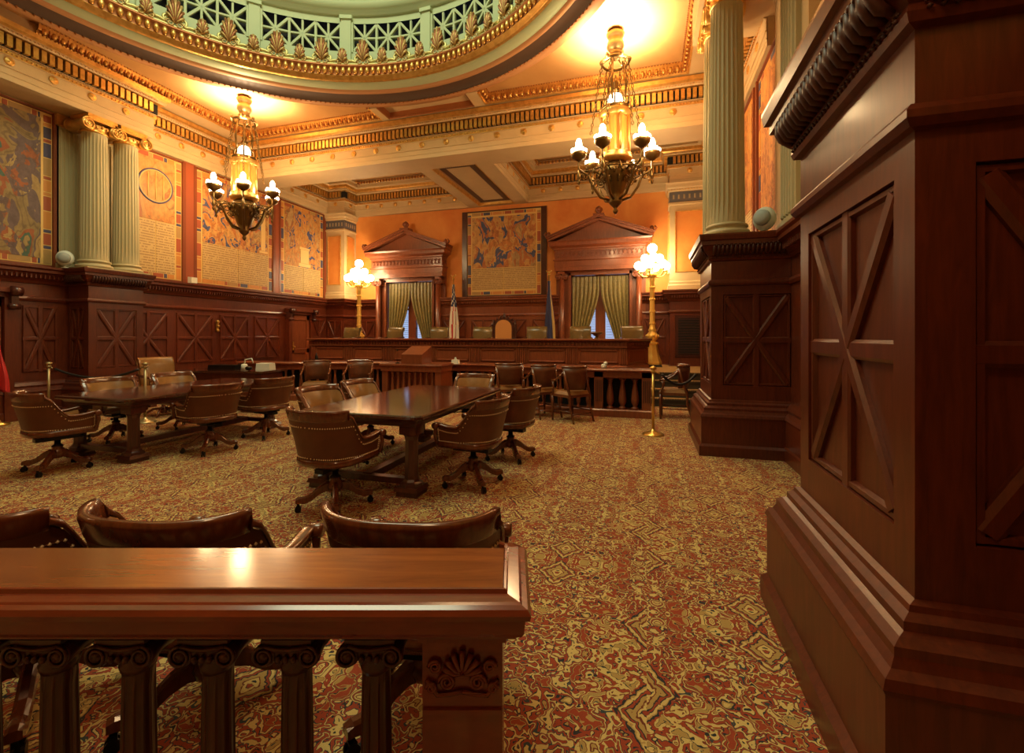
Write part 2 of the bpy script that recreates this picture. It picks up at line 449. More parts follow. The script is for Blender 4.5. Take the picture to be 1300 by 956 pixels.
def eggs(mb, path, closed, z, size, off=0.0, m=0, md=1):
    for p, d, n in along(path, closed, size*1.35, 0.02):
        c_ = p + n*off
        mb.sph((c_.x, c_.y, z), size*.5, 6, m, (1 if abs(d.x) < .5 else .85, 1 if abs(d.y) < .5 else .85, 1.25), 4)
        q = p + d*size*.67 + n*(off-size*.1)
        mb.obox((q.x, q.y, z), (d.x, d.y, 0), (0,0,1), (n.x, n.y, 0), -size*.09, size*.09, -size*.6, size*.6, 0, size*.4, size*.03, md)
def beads(mb, path, closed, z, size, off=0.0, m=0):
    for p, d, n in along(path, closed, size*1.7, 0.0):
        c_ = p + n*off
        h = size*.5
        mb.add([(c_.x-h, c_.y, z), (c_.x+h, c_.y, z), (c_.x, c_.y-h, z), (c_.x, c_.y+h, z), (c_.x, c_.y, z-h), (c_.x, c_.y, z+h)],
               [(0,2,5),(2,1,5),(1,3,5),(3,0,5),(2,0,4),(1,2,4),(3,1,4),(0,3,4)], m, True)
ENT = [(.008,0),(.008,.10),(.02,.10),(.02,.12),(.012,.12),(.012,.22),(.035,.22),(.035,.24),(.022,.24),(.022,.42),(.055,.43),(.06,.49),
       (.04,.50),(.04,.52),(.07,.53),(.07,.76),(.17,.77),(.19,.80),(.19,.84),(.24,.87),(.25,.95),(0,.95)]
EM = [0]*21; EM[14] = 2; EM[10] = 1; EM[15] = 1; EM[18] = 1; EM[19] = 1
def entablature(name, path, closed, z0=SOF, disc=1.0, bd_=True):
    mb = MB(); mb.sweep(path, [(o, z0+z) for o, z in ENT], closed, 0, EM)
    for p, d, n in along(path, closed, .118, .06):
        mb.obox((p.x, p.y, z0), (d.x, d.y, 0), (0,0,1), (n.x, n.y, 0), -.038, .038, .545, .745, .07, .15, .0, 1)
    if bd_:
        beads(mb, path, closed, z0+.46, .04, .07, 3); beads(mb, path, closed, z0+.515, .026, .05, 3); beads(mb, path, closed, z0+.80, .035, .20, 3)
    for p, d, n in along(path, closed, disc, .25):
        q = p + n*.022
        k = 12; vs = []
        dd = Vector((d.x, d.y, 0)); nn = Vector((n.x, n.y, 0)); zz = Vector((0,0,1)); c0 = Vector((q.x, q.y, z0+.335))
        for (r, h) in ((.075, 0), (.075, .012), (.06, .022), (.035, .014), (.02, .03)):
            for i in range(k):
                a = 2*PI*i/k; vs.append(c0 + dd*r*math.cos(a) + zz*r*math.sin(a) + nn*h)
        fs = [(j*k+i, j*k+(i+1)%k, (j+1)*k+(i+1)%k, (j+1)*k+i) for j in range(4) for i in range(k)] + [tuple(4*k+i for i in range(k))]
        mb.add(vs, fs, 1, True)
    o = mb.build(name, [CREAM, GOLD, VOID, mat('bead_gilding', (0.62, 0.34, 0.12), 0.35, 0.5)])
    return tag(o, kind='structure')
# room entablature: over the columns at the left, stepped back beyond them, across the middle beam, right wall
entablature('trim_1', [(-10.8, 7.62), (-10.8, YF)][::-1] and [(-10.8, 7.62), (-10.8, YF)][::1] if False else [(-10.8, YF), (-10.8, 7.62), (WL+.1, 7.62)], False, disc=.62)
entablature('trim_2', [(WL+.1, 7.62), (WL+.1, 10.45), (WR-.1, 10.45), (WR-.1, 7.9)], False, disc=.66)
bm = MB(); bm.box(WL, -10.8, YF, 7.62, SOF, ZC); bm.box(WL, WL+.1, 7.62, 10.45, SOF, ZC)
bm.box(WR-.1, WR, 7.9, 10.45, SOF, ZC)
bm.box(.75, WR, YF, 8.35, 6.55, ZC)
struct('trim_3', bm, CREAM)
# beam grid of the back bay with its coffers
lc = [(WL+.15, 11.3), (WL+.15, 14.25), (-10.62, 14.25), (-10.62, YB-.1), (-5.97, YB-.1), (-5.97, 11.3)]
rc = [(-3.85, 11.3), (-3.85, YB-.1), (.66, YB-.1), (.66, 14.25), (WR-.15, 14.25), (WR-.15, 11.3)]
sl = MB()
sl.box(WL, WR, 10.45, 11.2, SOF, ZC)
sl.box(WL, -5.6, 11.2, 11.3, SOF, ZC); sl.box(-4.3, WR, 11.2, 11.3, SOF, ZC); sl.box(-5.6, -4.3, 11.2, 11.3, SOF+.09, ZC)
sl.box(-5.97, -5.6, 11.3, YB, SOF, ZC); sl.box(-4.3, -3.85, 11.3, YB, SOF, ZC)
sl.box(-5.6, -4.3, 14.86, YB, SOF, ZC); sl.box(-5.6, -4.3, 11.3, 14.86, SOF+.09, ZC)
sl.box(WL, WL+.15, 11.3, YB, SOF, ZC); sl.box(WR-.15, WR, 11.3, YB, SOF, ZC)
sl.box(WL+.15, -10.62, 14.25, YB, SOF, ZC); sl.box(.66, WR-.15, 14.25, YB, SOF, ZC)
sl.box(-10.62, -5.97, YB-.1, YB, SOF, ZC); sl.box(-3.85, .66, YB-.1, YB, SOF, ZC)
struct('trim_4', sl, CREAM)
entablature('trim_5', lc, True, disc=.6); entablature('trim_6', rc, True, disc=.6)
co = MB()
UP = [(.25, 7.05), (.36, 7.06), (.36, 7.17), (.42, 7.19), (.42, 7.29)]
for pth in (lc, rc):
    co.sweep(pth, UP, True, 0)
    eggs(co, pth, True, 7.2, .085, .45, 1, 2)
cr = [(-5.6, 11.2), (-5.6, 14.86), (-4.3, 14.86), (-4.3, 11.2)]
co.sweep(cr, [(0, SOF), (.03, SOF+.01), (.03, SOF+.03), (.05, SOF+.09)], True, 1)
beads(co, cr, True, SOF+.012, .035, .02, 1)
for x0, x1, y0, y1 in ((-5.47, -5.3, 11.33, 14.72), (-4.6, -4.43, 11.33, 14.72), (-5.3, -4.6, 11.33, 11.5), (-5.3, -4.6, 14.55, 14.72)):
    co.box(x0, x1, y0, y1, SOF+.082, SOF+.089, 3)
struct('trim_7', co, [CREAM, GOLD, GILT_D, DKBAND])
# gilded egg-and-dart round the three front panels
eg = MB()
for pth in ([(-10.72, 5.5), (-10.72, 10.2), (-6.44, 10.2), (-6.44, 9.62)], [(-3.68, 9.66), (-3.68, 10.2), (.85, 10.2), (.85, 5.5)]):
    eg.sweep(pth, [(0, ZB), (.03, ZB), (.05, ZB+.05), (.05, ZB+.09), (.1, ZB+.1), (.13, ZC)], False, 0)
    eggs(eg, pth, False, ZB+.10, .105, .09, 0, 1); beads(eg, pth, False, ZB+.04, .035, .05, 1); beads(eg, pth, False, ZC-.02, .035, .15, 1)
pc = [(-6.26, 9.62), (-6.26, 10.2), (-3.94, 10.2), (-3.94, 9.68)]
eg.sweep(pc, [(0, ZB), (.03, ZB+.02), (.03, ZB+.16)], False, 1); beads(eg, pc, False, ZB+.03, .03, .03, 1)
struct('trim_8', eg, [GOLD, GILT_D])

# ------------------------------------------------------------------ dome ring, drum and cresting
dome = tag(empty('ceiling', (DC[0], DC[1], 0)), kind='structure')
d1 = MB()
def ringp(prof, m, mb): mb.lathe((0,0,0), prof, 128, m, True, cap=False)
rb = MB()
ringp([(5.36, ZC+.02), (5.36, 7.10), (5.20, 7.08), (5.17, 7.10)], 0, rb)
rb.build('ceiling_ring', [TANBAND], dome)
b2 = MB(); ringp([(5.17, 7.10), (5.13, 7.16), (5.06, 7.20), (4.99, 7.23)], 0, b2)
b2.build('brown_cove', [DKBAND], dome)
b2b = MB(); ringp([(4.99, 7.23), (4.98, 7.215), (4.93, 7.25), (4.91, 7.28)], 0, b2b); b2b.build('tan_band', [TANBAND], dome)
b3 = MB(); ringp([(4.91, 7.28), (4.74, 7.31), (4.72, 7.35)], 0, b3); b3.build('green_band', [GREEN_D], dome)
b4 = MB(); ringp([(4.72, 7.35), (4.70, 7.34), (4.65, 7.37), (4.65, 7.41), (4.60, 7.43), (4.60, 7.44)], 0, b4)
ringp([(4.61, 7.44), (4.61, 7.62), (4.57, 7.63), (4.57, 7.67), (4.68, 7.68)], 1, b4)
for i in range(216):
    a = 2*PI*i/216
    b4.sph((4.58*math.cos(a), 4.58*math.sin(a), 7.53), .05, 6, 0, (1,1,1.8), 4)
for i in range(300):
    a = 2*PI*i/300
    b4.sph((5.165*math.cos(a), 5.165*math.sin(a), 7.085), .022, 4, 1, (1,1,1), 4)
b4.build('egg_and_dart_moulding', [GOLD, GILT_D], dome)
dr = MB()
WN = 16; A0 = math.radians(121.5)
RD = 4.9; ZD0, ZD1 = 7.66, 9.02; ZW0, ZW1 = 8.16, 8.80; HA = math.radians(9.7)
def arcw(mb, r, a0, a1, z0, z1, m=0, k=4):
    vs = []; 
    for i in range(k+1):
        a = a0+(a1-a0)*i/k
        vs += [(r*math.cos(a), r*math.sin(a), z0), (r*math.cos(a), r*math.sin(a), z1)]
    mb.add(vs, [(2*i, 2*i+2, 2*i+3, 2*i+1) for i in range(k)], m, True)
for i in range(WN):
    a = A0 + 2*PI*i/WN; st = 2*PI/WN/2
    arcw(dr, RD, a-st, a+st, ZD0, ZW0, k=8); arcw(dr, RD, a-st, a+st, ZW1, ZD1, k=8)
    arcw(dr, RD, a-st, a-HA, ZW0, ZW1); arcw(dr, RD, a+HA, a+st, ZW0, ZW1)
    # pilaster between the windows
    ap = a + st; u = Vector((-math.sin(ap), math.cos(ap), 0)); n = Vector((-math.cos(ap), -math.sin(ap), 0))
    o = Vector((RD*math.cos(ap), RD*math.sin(ap), 0))
    dr.obox(o, u, (0,0,1), n, -.12, .12, ZD0, ZD1-.12, -.02, .05, .012); dr.obox(o, u, (0,0,1), n, -.15, .15, ZD1-.16, ZD1-.06, -.02, .09, .01)
    # raised frame of the window
    for aa in (a-HA, a+HA):
        o2 = Vector((RD*math.cos(aa), RD*math.sin(aa), 0)); u2 = Vector((-math.sin(aa), math.cos(aa), 0)); n2 = Vector((-math.cos(aa), -math.sin(aa), 0))
        dr.obox(o2, u2, (0,0,1), n2, -.025, .025, ZW0-.03, ZW1+.03, -.08, .02, .006)
ringp([(RD, ZD1-.08), (RD-.06, ZD1-.06), (RD-.08, ZD1), (RD-.14, ZD1+.03), (RD-.2, ZD1+.1), (RD-.2, ZD1+.16)], 0, dr)
ringp([(RD-.2, ZD1+.16), (RD-.05, ZD1+.2), (RD-.05, 9.7), (RD-.1, 10.2), (4.5, 10.9), (4.0, 11.5), (2.6, 12.3), (0.01, 12.7)], 0, dr)
dr.build('drum', [GREEN_D], dome)
bk = MB(); ringp([(RD+.16, 7.6), (RD+.16, 9.2)], 0, bk); bk.build('backing', [VOID], dome)
for i in range(WN):
    a = A0 + 2*PI*i/WN
    t = a % (2*PI)
    if not (math.radians(20) < t < math.radians(175)): continue
    lt = MB(); cw = 2*HA/3; zc = (ZW0+ZW1)/2; hz = (ZW1-ZW0)/2
    for c3 in range(3):
        am = a - HA + cw*(c3+.5); o = Vector((RD*math.cos(am), RD*math.sin(am), zc)); u = Vector((-math.sin(am), math.cos(am), 0)); n = Vector((-math.cos(am), -math.sin(am), 0))
        hw_ = RD*cw/2
        lt.bar(o, u, (0,0,1), n, (-hw_, -hz), (hw_, hz), .055, -.07, -.01, .008)
        lt.bar(o, u, (0,0,1), n, (-hw_, hz), (hw_, -hz), .055, -.07, -.01, .008)
        lt.bar(o, u, (0,0,1), n, (-hw_, 0), (hw_, 0), .045, -.07, -.012, .008)
        lt.bar(o, u, (0,0,1), n, (0, -hz), (0, hz), .045, -.07, -.012, .008)
        for e_ in (-hw_, hw_): lt.bar(o, u, (0,0,1), n, (e_, -hz), (e_, hz), .05, -.07, -.008, .008)
    lt.build('lattice_window', [GREEN_D], dome)
# cresting of scrolls, with large and small shells as parts
cs = MB(); cs.tube([(4.64*math.cos(2*PI*i/120), 4.64*math.sin(2*PI*i/120), 7.70) for i in range(120)], .035, 6, 0, closed=True)
for i in range(32):
    for s_ in (-1, 1):
        pts = []
        a0 = A0 + math.radians(11.25*(i+.5))
        for k in range(26):
            t = k/25
            if t < .45:
                q = t/.45; da = .095 - .065*q; z = 7.72 + .05*math.sin(q*PI) + .02*q
            else:
                q = (t-.45)/.55; th_ = -PI/2 + q*2.6*PI; rr = .058*(1-.75*q); da = .030 + rr*math.cos(th_)/4.6*1.0; z = 7.83 + rr*1.25*math.sin(th_)
            aa = a0 + s_*da
            pts.append((4.63*math.cos(aa), 4.63*math.sin(aa), z))
        cs.tube(pts, lambda t: .036-.016*t, 6, 0)
cs.build('scroll_cresting', [mat('pale_gilding', (0.62, 0.55, 0.22), 0.4, 0.45)], dome)
def shell(h, wd):
    mb = MB()
    for k in range(9):
        t = (k-4)/4; ang = t*1.15
        L = h*(1-.28*abs(t)**2)
        pts = [(math.sin(ang)*L*q*wd/h, -.02-.05*math.sin(q*PI*.8), h*.12+math.cos(ang)*L*q) for q in (0, .35, .7, 1)]
        mb.tube(pts, lambda q: .010+.020*q, 5, 1 if k % 2 else 0)
        mb.sph(pts[-1], .026, 6, 0, (1,1,1), 4)
    vs = [(0, -.005, h*.1)] + [(math.sin((k-8)/8*1.2)*wd*(1-.28*((k-8)/8)**2), -.005, h*.12+math.cos((k-8)/8*1.2)*h*(1-.28*((k-8)/8)**2)) for k in range(17)]
    mb.add(vs, [(0, k+1, k+2) for k in range(16)], 1)
    for s_ in (-1, 1):
        sp = [(s_*(.03+.0+ (.07-.055*q)*math.cos(q*9)+.05), -.02, .04+(.07-.055*q)*math.sin(q*9)) for q in [i/20 for i in range(21)]]
        mb.tube(sp, .014, 5, 0)
    return mb
SHG = [mat('shell_gold', (0.50, 0.33, 0.12), 0.45, 0.4), mat('shell_copper', (0.30, 0.11, 0.045), 0.4, 0.5)]
big = None; small = None
for i in range(64):
    a = A0 + math.radians(5.625*i+5.625)
    t = a % (2*PI)
    if not (math.radians(20) < t < math.radians(178)): continue
    big_ = i % 2 == 0
    src = big if big_ else small
    if src is None:
        src = shell(.46, .20).build('large_shell' if big_ else 'small_shell', SHG, dome) if big_ else shell(.28, .13).build('small_shell', SHG, dome)
        if big_: big = src
        else: small = src
        o = src
    else:
        o = src.copy(); COL.objects.link(o)
    o.location = (4.62*math.cos(a), 4.62*math.sin(a), 7.70); o.rotation_euler = (0, 0, a+PI/2+PI)

# ------------------------------------------------------------------ wainscot
WP = [(.12,0),(.12,.16),(.10,.18),(.10,.50),(.115,.52),(.10,.56),(.06,.60),(.075,.64),(.035,.70),(0,.72),(0,2.26),(.03,2.27),(.045,2.31),(.03,2.35),(0,2.36),(0,2.60),
      (.03,2.61),(.05,2.66),(.10,2.72),(.14,2.80),(.19,2.82),(.19,2.87),(.22,2.90),(.22,2.94),(-.1,2.95)]
def wains(name, path, mt, eggz=True):
    mb = MB(); mb.sweep(path, WP, False, 0)
    for p, d, n in along(path, False, .07, .02):
        q = p + n*.10
        mb.obox((q.x, q.y, 2.75), (d.x, d.y, 0), (0,0,1), (n.x, n.y, 0), -.022, .022, -.05, .04, -.03, .035, .01, 0)
    return tag(mb.build(name, [mt]), kind='structure')
XW = WL + .1
wains('trim_10', [(XW, YF), (XW, 14.25), (-10.66, 14.25), (-10.66, YB-.1), (WIN[0]-1.28, YB-.1)], W_WAL)
wains('trim_11', [(WIN[0]+1.28, YB-.1), (WIN[1]-1.28, YB-.1)], W_RED)
wains('trim_12', [(WIN[1]+1.28, YB-.1), (.66, YB-.1), (.66, 14.25), (WR-.1, 14.25), (WR-.1, YF)], W_WAL)
def xpanel(mb, o, U, V, N, w_, h_, fr=.10, dp=.028, bw=.085, m=0):
    # moulded square panel with a cross and two diagonals; origin at lower left, raised dp over the ground
    o = Vector(o)
    mb.obox(o, U, V, N, 0, fr*.5, 0, h_, 0, dp, .008, m); mb.obox(o, U, V, N, w_-fr*.5, w_, 0, h_, 0, dp, .008, m)
    mb.obox(o, U, V, N, .002, w_-.002, .002, fr*.5, 0, dp*.96, .008, m); mb.obox(o, U, V, N, .002, w_-.002, h_-fr*.5, h_-.002, 0, dp*.96, .008, m)
    g = fr*.5
    mb.bar(o, U, V, N, (g, g), (w_-g, h_-g), bw, 0, dp*1.25, .02, m); mb.bar(o, U, V, N, (g, h_-g), (w_-g, g), bw, 0, dp*1.21, .02, m)
    mb.bar(o, U, V, N, (w_/2, 0), (w_/2, h_), bw, 0, dp*1.09, .014, m); mb.bar(o, U, V, N, (0, h_/2), (w_, h_/2), bw, 0, dp*1.05, .014, m)
xp = MB()
for y0, y1 in ((5.66, 6.2), (7.45, 8.42), (8.62, 9.64), (9.84, 10.8), (11.0, 12.0), (13.5, 14.2), (2.5, 3.5), (3.7, 4.7)):
    xpanel(xp, (XW, y0, .90), (0,1,0), (0,0,1), (1,0,0), y1-y0, 1.28, .10, .03, .075)
for x0, x1 in ((-11.35, -10.72),):
    xpanel(xp, (x0, 14.25, .95), (1,0,0), (0,0,1), (0,-1,0), x1-x0, 1.2, .08, .03, .06)
for x0, x1 in ((-10.5, -9.75), (-7.0, -6.1), (-5.9, -5.0), (-4.8, -3.9), (-3.7, -2.8), (-.1, .55)):
    xpanel(xp, (x0, YB-.1, .95), (1,0,0), (0,0,1), (0,-1,0), x1-x0, 1.2, .08, .03, .06)
struct('trim_13', xp, W_WAL)
gr = MB(); gr.obox((.8, 14.25, .95), (1,0,0), (0,0,1), (0,-1,0), 0, .75, 0, 1.25, 0, .035, .02); gr.obox((.8, 14.25, .95), (1,0,0), (0,0,1), (0,-1,0), .09, .66, .09, 1.16, .03, .04, .0, 1)
for k in range(14):
    gr.obox((.8, 14.25, .95), (1,0,0), (0,0,1), (0,-1,0), .09, .66, .11+k*.077, .13+k*.077, .038, .046, .003, 0)
struct('trim_14', gr, [W_DRK, VOID])
# doors of the left wall, with casings and scroll brackets
def door(idx, y0, y1, handle_y):
    mb = MB(); U, V, N_ = (0,1,0), (0,0,1), (1,0,0); o = (XW, y0, 0)
    wd = y1-y0
    mb.obox(o, U, V, N_, .1, wd-.1, 0, 2.3, 0, .05, .0)
    for a, b, c_, d_ in ((.1, .24, 0, 2.3), (wd-.24, wd-.1, 0, 2.3), (.1, wd-.1, 0, .3), (.1, wd-.1, 2.12, 2.3), (.1, wd-.1, 1.0, 1.16)):
        mb.obox(o, U, V, N_, a, b, c_, d_, .05, .085, .012)
    dd = struct('door_%d' % idx, mb, W_RED)
    cs_ = MB()
    for a, b in ((-.06, .1), (wd-.1, wd+.06)): cs_.obox(o, U, V, N_, a, b, 0, 2.42, 0, .14, .012)
    cs_.obox(o, U, V, N_, -.1, wd+.1, 2.38, 2.5, 0, .22, .02); cs_.obox(o, U, V, N_, -.06, wd+.06, 2.3, 2.4, 0, .15, .01)
    cs_.build('door_casing', W_WAL, dd)
    for yy in (y0-.02, y1+.02):
        sc = MB()
        sc.lathe((XW+.25, yy-.07, 2.42), [(.09, 0), (.09, .14)], 16, 0, True, 'y'); sc.lathe((XW+.2, yy-.075, 2.14), [(.055, 0), (.055, .15)], 14, 0, True, 'y')
        sc.obox((XW, yy, 0), U, V, N_, -.06, .06, 2.14, 2.42, 0, .22, .01); sc.build('scroll_bracket', W_DRK, dd)
    hb = MB(); hb.obox((XW, handle_y, 1.25), U, V, N_, -.03, .03, -.15, .15, .08, .1, .01); hb.sph((XW+.14, handle_y, 1.22), .032, 10); hb.tube([(XW+.1, handle_y, 1.22), (XW+.14, handle_y, 1.22)], .012, 8)
    hb.build('door_handle', BRASS, dd)
door(1, 12.32, 13.36, 12.5); door(2, 4.3, 5.44, 5.28)
# corner piers of the back wall (cream, with orange sunk panels and a painted frieze)
def pier(x0, x1, side):
    mb = MB(); y0 = 14.3
    mb.box(x0, x1, y0, YB, 2.94, SOF, 0)
    pth = [(x1, YB), (x1, y0), (x0, y0)] if side < 0 else [(x1, y0), (x0, y0), (x0, YB)]
    # traversal keeps the room at the right hand side
    pth = pth[::-1] if side < 0 else pth[::-1]
    for prof in ([(0,2.95),(.06,2.95),(.06,3.08),(.03,3.12),(.03,3.18),(0,3.22)], [(0,5.46),(.03,5.47),(.03,5.52),(0,5.52)], [(0,5.86),(.04,5.88),(.05,5.93),(.09,5.96),(.10,6.05),(.12,SOF)]):
        mb.sweep(pth, prof, False, 0)
    mb.sweep(pth, [(.002,5.55),(.012,5.56),(.012,5.84),(.002,5.85)], False, 2)
    beads(mb, pth, False, 5.90, .045, .06, 3)
    for p, d, n in along(pth, False, .14, .03):
        mb.obox((p.x, p.y, 5.70), (d.x, d.y, 0), (0,0,1), (n.x, n.y, 0), -.03, .03, -.07, .07, .01, .022, .028, 4)
    faces = [((x0, y0), (1,0,0), (0,-1,0), x1-x0)]
    faces.append(((x1, y0), (0,1,0), (1,0,0), YB-y0) if side < 0 else ((x0, y0), (0,1,0), (-1,0,0), YB-y0))
    for (p, U, N_, wd) in faces:
        o = (p[0], p[1], 0); e = .17
        mb.obox(o, U, (0,0,1), N_, e, wd-e, 3.5, 5.25, .002, .006, 0, 1)
        for a, b, c_, d_ in ((e-.03, e, 3.47, 5.28), (wd-e, wd-e+.03, 3.47, 5.28), (e, wd-e, 3.47, 3.5), (e, wd-e, 5.25, 5.28)):
            mb.obox(o, U, (0,0,1), N_, a, b, c_, d_, 0, .03, .006, 3)
        k = 32
        for q in range(k):
            z = 3.5 + 1.75*(q+.5)/k
            for e2 in (e-.012, wd-e+.012):
                mb.obox(o, U, (0,0,1), N_, e2-.014, e2+.014, z-.02, z+.012, .02, .045, .006, 3)
    struct('trim_15' if side < 0 else 'trim_16', mb, [CREAM, ORANGE, mat('frieze_blue', (0.11, 0.105, 0.12), 0.5), GOLD, mat('frieze_cream', (0.36, 0.28, 0.17), 0.5)])
pier(WL, -10.66, -1); pier(.66, WR, 1)

# ------------------------------------------------------------------ pedestals
PP = [(.17,0),(.17,.13),(.155,.145),(.14,.16),(.14,.50),(.15,.52),(.14,.55),(.115,.57),(.10,.60),(.10,.63),(.075,.65),(.055,.66),(.055,.69),(.03,.71),(.025,.73),(0,.74)]
PCAP = [(0,2.60),(.03,2.61),(.04,2.64),(.03,2.67),(.05,2.69),(.09,2.74),(.11,2.80),(.13,2.81),(.13,2.86),(.155,2.87),(.165,2.93),(.165,2.95),(-.05,2.95)]
def pedestal(x0, x1, y0, y1, label, mt, px_, py_, side):
    # px_: y range of the panel on the room face, py_: x range of the panel on the near face; side: +1 room face looks to -x
    t = thing('column_pedestal', label, 'pedestal', ((x0+x1)/2, (y0+y1)/2, 0))
    L = lambda mb, n, m_: mb.build(n, m_, t, loc=(-(x0+x1)/2, -(y0+y1)/2, 0))
    cw = [(x0, y0), (x1, y0), (x1, y1), (x0, y1)]
    ccw = cw
    b = MB(); b.sweep(ccw, PP, True, 0); L(b, 'base_moulding', mt)
    b = MB(); b.sweep(ccw, [(-.035,.70),(-.035,2.62)], True, 0)
    # stiles and rails
    fx, fn = (x0, (-1,0,0)) if side > 0 else (x1, (1,0,0))
    ins = fx + (.035 if side > 0 else -.035)
    for (o, U, N_, wd, a, c_) in (((ins, y0, 0), (0,1,0), fn, y1-y0, px_[0]-y0, px_[1]-y0), ((x0, y0+.035, 0), (1,0,0), (0,-1,0), x1-x0, py_[0]-x0, py_[1]-x0),
                                 ((x0, y1-.035, 0), (1,0,0), (0,1,0), x1-x0, py_[0]-x0, py_[1]-x0)):
        V = (0,0,1)
        b.obox(o, U, V, N_, (.0352 if U[0] else 0), a, .70, 2.62, 0, .035, 0); b.obox(o, U, V, N_, c_, wd-(.0352 if U[0] else 0), .70, 2.62, 0, .035, 0)
        b.obox(o, U, V, N_, a, c_, .70, .93, 0, .035, 0); b.obox(o, U, V, N_, a, c_, 2.15, 2.62, 0, .035, 0)
    L(b, 'body', mt)
    for (o, U, N_, wd) in (((ins, px_[0], .93), (0,1,0), fn, px_[1]-px_[0]), ((py_[0], y0+.035, .93), (1,0,0), (0,-1,0), py_[1]-py_[0])):
        p = MB(); xpanel(p, o, U, (0,0,1), N_, wd, 1.22, .075, .024, .085 if wd > .6 else .07)
        L(p, 'crossed_panel', mt)
    b = MB(); b.sweep(ccw, [(0,2.27),(.025,2.275),(.04,2.30),(.04,2.325),(.02,2.35),(0,2.355)], True, 0); L(b, 'middle_moulding', mt)
    b = MB(); b.sweep(ccw, PCAP, True, 0)
    b.add([(x0, y0, 2.95), (x1, y0, 2.95), (x1, y1, 2.95), (x0, y1, 2.95)], [(0,1,2,3)], 0); L(b, 'cap_moulding', mt)
    b = MB()
    beads(b, ccw, True, 2.645, .022, .045, 0); beads(b, ccw, True, 2.665, .014, .04, 0)
    for p, d, n in along(ccw, True, .052, .0):
        pts = [(p.x+n.x*o_, p.y+n.y*o_, z) for o_, z in ((.045, 2.68), (.085, 2.70), (.115, 2.75), (.125, 2.80))]
        b.tube(pts, lambda q: .012+.012*math.sin(q*PI), 5, 0)
        q = p + d*.026
        b.sph((q.x+n.x*.125, q.y+n.y*.125, 2.80), .016, 5, 0, (1,1,1), 4)
    L(b, 'carved_band', W_CARV)
    return t
pedestal(.84, WR-.02, 1.80, 2.95, 'tall mahogany pedestal with crossed panels filling the right edge of the photo', W_PED, (1.93, 2.82), (1.0, 1.80), 1)
pedestal(.84, WR-.02, 6.70, 8.0, 'mahogany pedestal on the right carrying green fluted columns, beyond the nearest one', W_PED, (6.88, 7.82), (.99, 1.80), 1)
pedestal(WL+.12, -10.76, 6.36, 7.40, 'mahogany pedestal under the two fluted columns at the left wall', W_PED, (6.50, 7.26), (-11.3, -10.9), -1)

def ionic(mb, c, r, m=0, ax='x', s=1.0):
    # capital: neck, egg ring, abacus and two volute cushions with spirals on both ends
    x, y, z = c
    mb.lathe((x, y, z), [(r, 0), (r*1.08, .02*s), (r*1.02, .04*s), (r*1.05, .10*s), (r*1.2, .14*s), (r*1.1, .16*s)], 24, m)
    k = 16
    for i in range(k):
        a = 2*PI*i/k; mb.sph((x+r*1.14*math.cos(a), y+r*1.14*math.sin(a), z+.125*s), .03*s, 5, m, (1,1,1.3), 4)
    e = r*1.25
    mb.box(x-e, x+e, y-e, y+e, z+.27*s, z+.33*s, m); mb.box(x-e*.92, x+e*.92, y-e*.92, y+e*.92, z+.22*s, z+.27*s, m)
    for q in (-1, 1):
        R = .125*s; zc = z+.12*s; h = e*.98
        oo = (x-h, y+q*e*.95, zc) if ax == 'x' else (x+q*e*.95, y-h, zc)
        prof = [(R*.2,-.012),(R*.25,0),(R*.85,0),(R,.02*s),(R*.75,h*.6),(R*.62,h),(R*.75,h*1.4),(R,2*h-.02*s),(R*.85,2*h),(R*.25,2*h),(R*.2,2*h+.012)]
        mb.lathe(oo, prof, 18, m, True, ax)
        for f in (-1, 1):
            pts = []
            for i in range(30):
                t = i/29; rr = R*(1-.85*t); a = PI/2 + q*f*0 + t*4.4*PI*(-q)
                u_, v_ = rr*math.cos(a), rr*math.sin(a)
                if ax == 'x': pts.append((x+f*(h+.006), y+q*e*.95+u_, zc+v_))
                else: pts.append((x+q*e*.95+u_, y+f*(h+.006), zc+v_))
            mb.tube(pts, lambda t: .017*s*(1-.5*t), 5, m)
        
def fluted(mb, c, r0, r1, z0, z1, n=24, m=0):
    # fluted shaft with entasis
    rows = 10; k = n*4; vs = []
    for j in range(rows+1):
        t = j/rows; r = r0+(r1-r0)*t**1.5; z = z0+(z1-z0)*t
        fd = .09 if 0 < j < rows else 0.0
        for i in range(k):
            q = i % 4; rr = r*(1 - (fd if q in (1,) else fd*.85 if q in (0, 2) else 0))
            if q == 3: rr = r
            a = 2*PI*i/k
            vs.append((c[0]+rr*math.cos(a), c[1]+rr*math.sin(a), z))
    mb.add(vs, [(j*k+i, j*k+(i+1)%k, (j+1)*k+(i+1)%k, (j+1)*k+i) for j in range(rows) for i in range(k)], m)
def column(x, y, top, label, grp, r=.235):
    t = thing('fluted_column', label, 'column', (x, y, 2.95), group=grp)
    b = MB(); b.box(-r*1.28, r*1.28, -r*1.28, r*1.28, 0, .04); b.lathe((0,0,.04), [(r*1.26,0),(r*1.3,.03),(r*1.26,.06),(r*1.12,.07),(r*1.08,.09),(r*1.12,.11),(r*1.18,.12),(r*1.14,.15),(r*1.02,.16)], 36)
    b.build('column_base', GREEN_C, t)
    b = MB(); fluted(b, (0,0), r, r*.88, .2, top-2.95-.33); b.build('shaft', GREEN_C, t)
    b = MB(); ionic(b, (0, 0, top-2.95-.34), r*.9); b.build('capital', GOLD, t)
column(-11.02, 6.62, SOF, 'green fluted column with gold capital, nearer of the pair at the left wall', 'fluted columns')
column(-11.02, 7.22, SOF, 'green fluted column with gold capital, farther of the pair beside the large figure panels', 'fluted columns')
column(1.08, 7.02, 6.55, 'tall green fluted column at the front of the right-hand pedestal', 'fluted columns')
